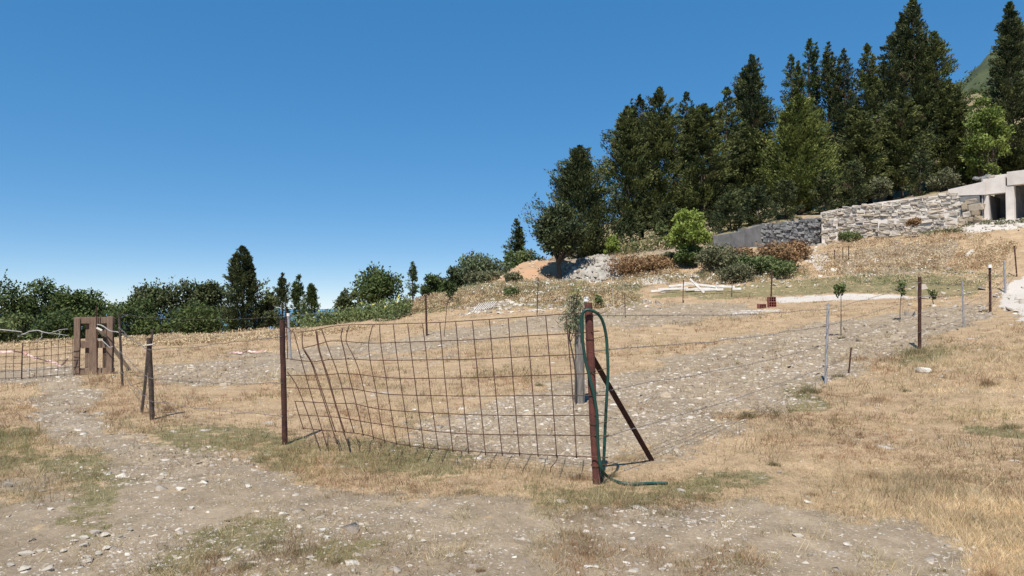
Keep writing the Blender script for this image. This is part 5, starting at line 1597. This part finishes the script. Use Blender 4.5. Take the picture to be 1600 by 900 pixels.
for a in [('dark green tuft at the foot of the grey pipe post', 1262, 614, 56, 26, 'green', 500), ('green tuft at the foot of the short rusty stake', 1310, 590, 36, 16, 'green', 300),
          ('olive tuft at the foot of the rust red fence post', 1428, 553, 64, 24, 'green', 420), ('small bright green tuft in the dry grass near the white block', 1416, 610, 22, 12, 'green', 200),
          ('green tuft near the right edge beside pale rubble', 1580, 668, 70, 22, 'green', 420), ('dark weed tuft along the field edge left of the grey pipe', 1165, 652, 44, 28, 'green', 420),
          ('green tuft at the foot of the left gate post', 447, 702, 30, 15, 'green', 260), ('small green weed behind the gate left of the wooden post', 843, 603, 22, 12, 'green', 220),
          ('olive weeds under the leaning angle iron', 985, 716, 70, 30, 'straw', 420), ('dry tuft at the foot of the right gate post', 905, 748, 70, 26, 'rust', 460),
          ('dry tuft left of the bottom hose bend', 958, 742, 30, 20, 'green', 220), ('small green clump far behind the left gate post', 455, 577, 18, 7, 'green', 150),
          ('dark weed tuft on the lower left track', 420, 850, 40, 20, 'green', 300), ('brown dead weed patch at the edge of the right grass', 1272, 775, 60, 12, 'rust', 420),
          ('tall dry weed stems in the middle of the right grass', 1365, 742, 60, 36, 'rust', 280), ('green tuft at the left end of the right verge', 1208, 728, 34, 22, 'green', 300),
          ('green weed tuft beside the bottom middle tufts', 520, 880, 60, 22, 'green', 420), ('dry weed tuft at the bottom left of centre', 330, 870, 90, 24, 'rust', 520),
          ('second dry weed tuft right of the bottom left one', 385, 885, 70, 24, 'green', 420), ('green tuft in the verge below the gate middle', 625, 722, 70, 20, 'green', 460),
          ('green tuft in the verge below the gate right half', 668, 738, 70, 18, 'green', 420), ('olive tuft in the verge far below the gate', 735, 772, 60, 18, 'green', 380),
          ('green weeds around the foot of the young ball tree', 1315, 530, 24, 10, 'green', 200), ('dark tuft on the ploughed soil right of the pipe', 1289, 511, 20, 9, 'green', 140),
          ('brown dead grass patch right of the fence', 1370, 625, 90, 14, 'rust', 420), ('reddish weed stems near the right edge', 1540, 600, 38, 34, 'rust', 320),
          ('dry tuft growing behind the prop post', 262, 640, 30, 20, 'rust', 240), ('dry weeds at the foot of the wooden pallet', 135, 582, 40, 22, 'rust', 260),
          ('tuft at the bottom right corner', 1470, 892, 50, 16, 'green', 300), ('brown tuft at the bottom centre', 750, 893, 34, 16, 'rust', 300)]:
    tuft(*a)


# ------------------------------------------------------------------ weeds: leafy bank behind the left field and flowering weeds at the back
def weeds(name, label, polys, n_, hlo, hhi, key, flower=None, leafw=.14, fl_n=.12, stems=True, dry=0.):
    Vs, Fs, Cs = [], [], []; base_n = 0
    for poly, cnt in zip(polys, n_):
        poly = np.array(poly, float); lo, hi = poly.min(0), poly.max(0)
        q = rng.uniform(lo, hi, (cnt * 3, 2)); q = q[inpoly(q[:, 0], q[:, 1], poly)][:cnt]
        P = ground(q[:, 0], q[:, 1]); P = P[~np.isnan(P[:, 0])]; P = P[P[:, 1] < 62]
        H = rng.uniform(hlo, hhi, len(P))
        per = 26
        ci = np.repeat(np.arange(len(P)), per); t_ = rng.uniform(.05, 1, len(ci))
        C = P[ci] + np.concatenate([rng.normal(0, .16, (len(ci), 2)) * (1.3 - t_[:, None] * .7), (H[ci] * t_)[:, None]], 1)
        D = rng.normal(0, .7, (len(ci), 3)) + (0, 0, .5)
        cols = tint(key, len(ci))
        if dry:
            dm = (rng.uniform(0, 1, len(P)) < dry)[ci]; cols[dm] = STRAW[rng.integers(0, 5, dm.sum())] * .9
        ls = leafw * rng.uniform(.6, 1.3, len(ci))
        V, Fq, Cc = leaves(C, D, ls, ls * (.5 if not dry else .22), cols)
        Vs.append(V); Fs.append(Fq + base_n); Cs.append(Cc); base_n += len(V)
        if flower:
            k = rng.uniform(0, 1, len(P)) < fl_n; Pf = P[k]; Hf = H[k]
            m_ = 6; fi = np.repeat(np.arange(len(Pf)), m_)
            C = Pf[fi] + np.concatenate([rng.normal(0, .03 if flower != 'white' else .12, (len(fi), 2)), (Hf[fi] * rng.uniform(.85, 1.08, len(fi)))[:, None]], 1)
            fc = np.tile(np.array((.75, .70, .22) if flower == 'yellow' else (.72, .70, .62)), (len(fi), 1))
            V, Fq, Cc = leaves(C, rng.normal(0, 1, (len(fi), 3)), np.full(len(fi), .10), np.full(len(fi), .08), fc)
            Vs.append(V); Fs.append(Fq + base_n); Cs.append(Cc); base_n += len(V)
    o = bigmesh(name, np.concatenate(Vs), np.concatenate(Fs), np.concatenate(Cs), M['leaf']); tag(o, label, 'weeds', kind='stuff')


weeds('leafy_weeds', 'band of leafy green weeds with yellow flowers behind the left field',
      [[(170, 524), (300, 519), (420, 516), (500, 512), (620, 500), (625, 493), (500, 505), (420, 509), (300, 513), (170, 516)], [(400, 516), (640, 494), (640, 484), (500, 505), (400, 511)]], (620, 420), .35, .95, 'weed', 'yellow', .17, .10)
weeds('flowering_weeds', 'pale flowering weeds across the back of the field',
      [[(960, 452), (1060, 445), (1240, 440), (1240, 432), (1060, 432), (960, 436)], [(700, 470), (1000, 462), (1000, 444), (880, 442), (700, 448)], [(1220, 460), (1500, 455), (1560, 440), (1560, 428), (1300, 432), (1220, 442)]], (300, 420, 60), .12, .45, 'greyg', 'white', .10, .14, dry=.4)
weeds('dry_weeds', 'straw and rust coloured tall dry weeds on the slope',
      [[(600, 492), (760, 480), (760, 455), (640, 466)], [(740, 470), (960, 488), (1000, 470), (960, 450), (760, 440)], [(950, 440), (1060, 436), (1060, 402), (950, 400)], [(1240, 430), (1560, 420), (1590, 380), (1500, 362), (1300, 385)], [(790, 440), (870, 440), (870, 404), (830, 404)]],
      (480, 520, 520, 900, 220), .10, .38, 'rustb', None, .13, 0, dry=.6)
weeds('tall_dry_grass', 'taller golden dry grass at the far edge of the left field', [[(0, 545), (110, 540), (110, 525), (0, 528)], [(190, 545), (430, 532), (600, 512), (420, 517), (190, 524)]], (260, 900), .05, .2, 'rustb', None, .12, 0, dry=.9)
weeds('bank_weeds', 'green weeds along the foot of the slope at right',
      [[(1300, 448), (1440, 444), (1560, 452), (1580, 430), (1440, 420), (1300, 432)], [(640, 492), (720, 484), (720, 470), (650, 478)], [(1090, 440), (1260, 438), (1260, 415), (1100, 415)], [(680, 455), (860, 448), (830, 428), (720, 428)]], (170, 90, 200, 340), .08, .32, 'weed', None, .11, dry=.5)
# green plants on the wall ledges
weeds('ledge_plants', 'grey green plants on the ledge by the concrete bays', [[(1512, 357), (1600, 352), (1600, 346), (1512, 350)], [(1440, 372), (1500, 366), (1500, 361), (1440, 366)]], (26, 24), .1, .3, 'greyg', None, .14)
weeds('undergrowth', 'dry undergrowth beneath the cypress trunks', [[(960, 402), (1120, 384), (1120, 372), (960, 388)], [(1120, 356), (1290, 330), (1500, 292), (1600, 268), (1600, 235), (1480, 262), (1290, 300), (1120, 340)]], (260, 1100), .15, .8, 'oak', None, .2, dry=.3)
print('tris', sum(sum(len(p.vertices) - 2 for p in o.data.polygons) if len(o.data.polygons) < 3000 else len(o.data.loops) - 2 * len(o.data.polygons) for o in bpy.data.objects if o.type == 'MESH'))
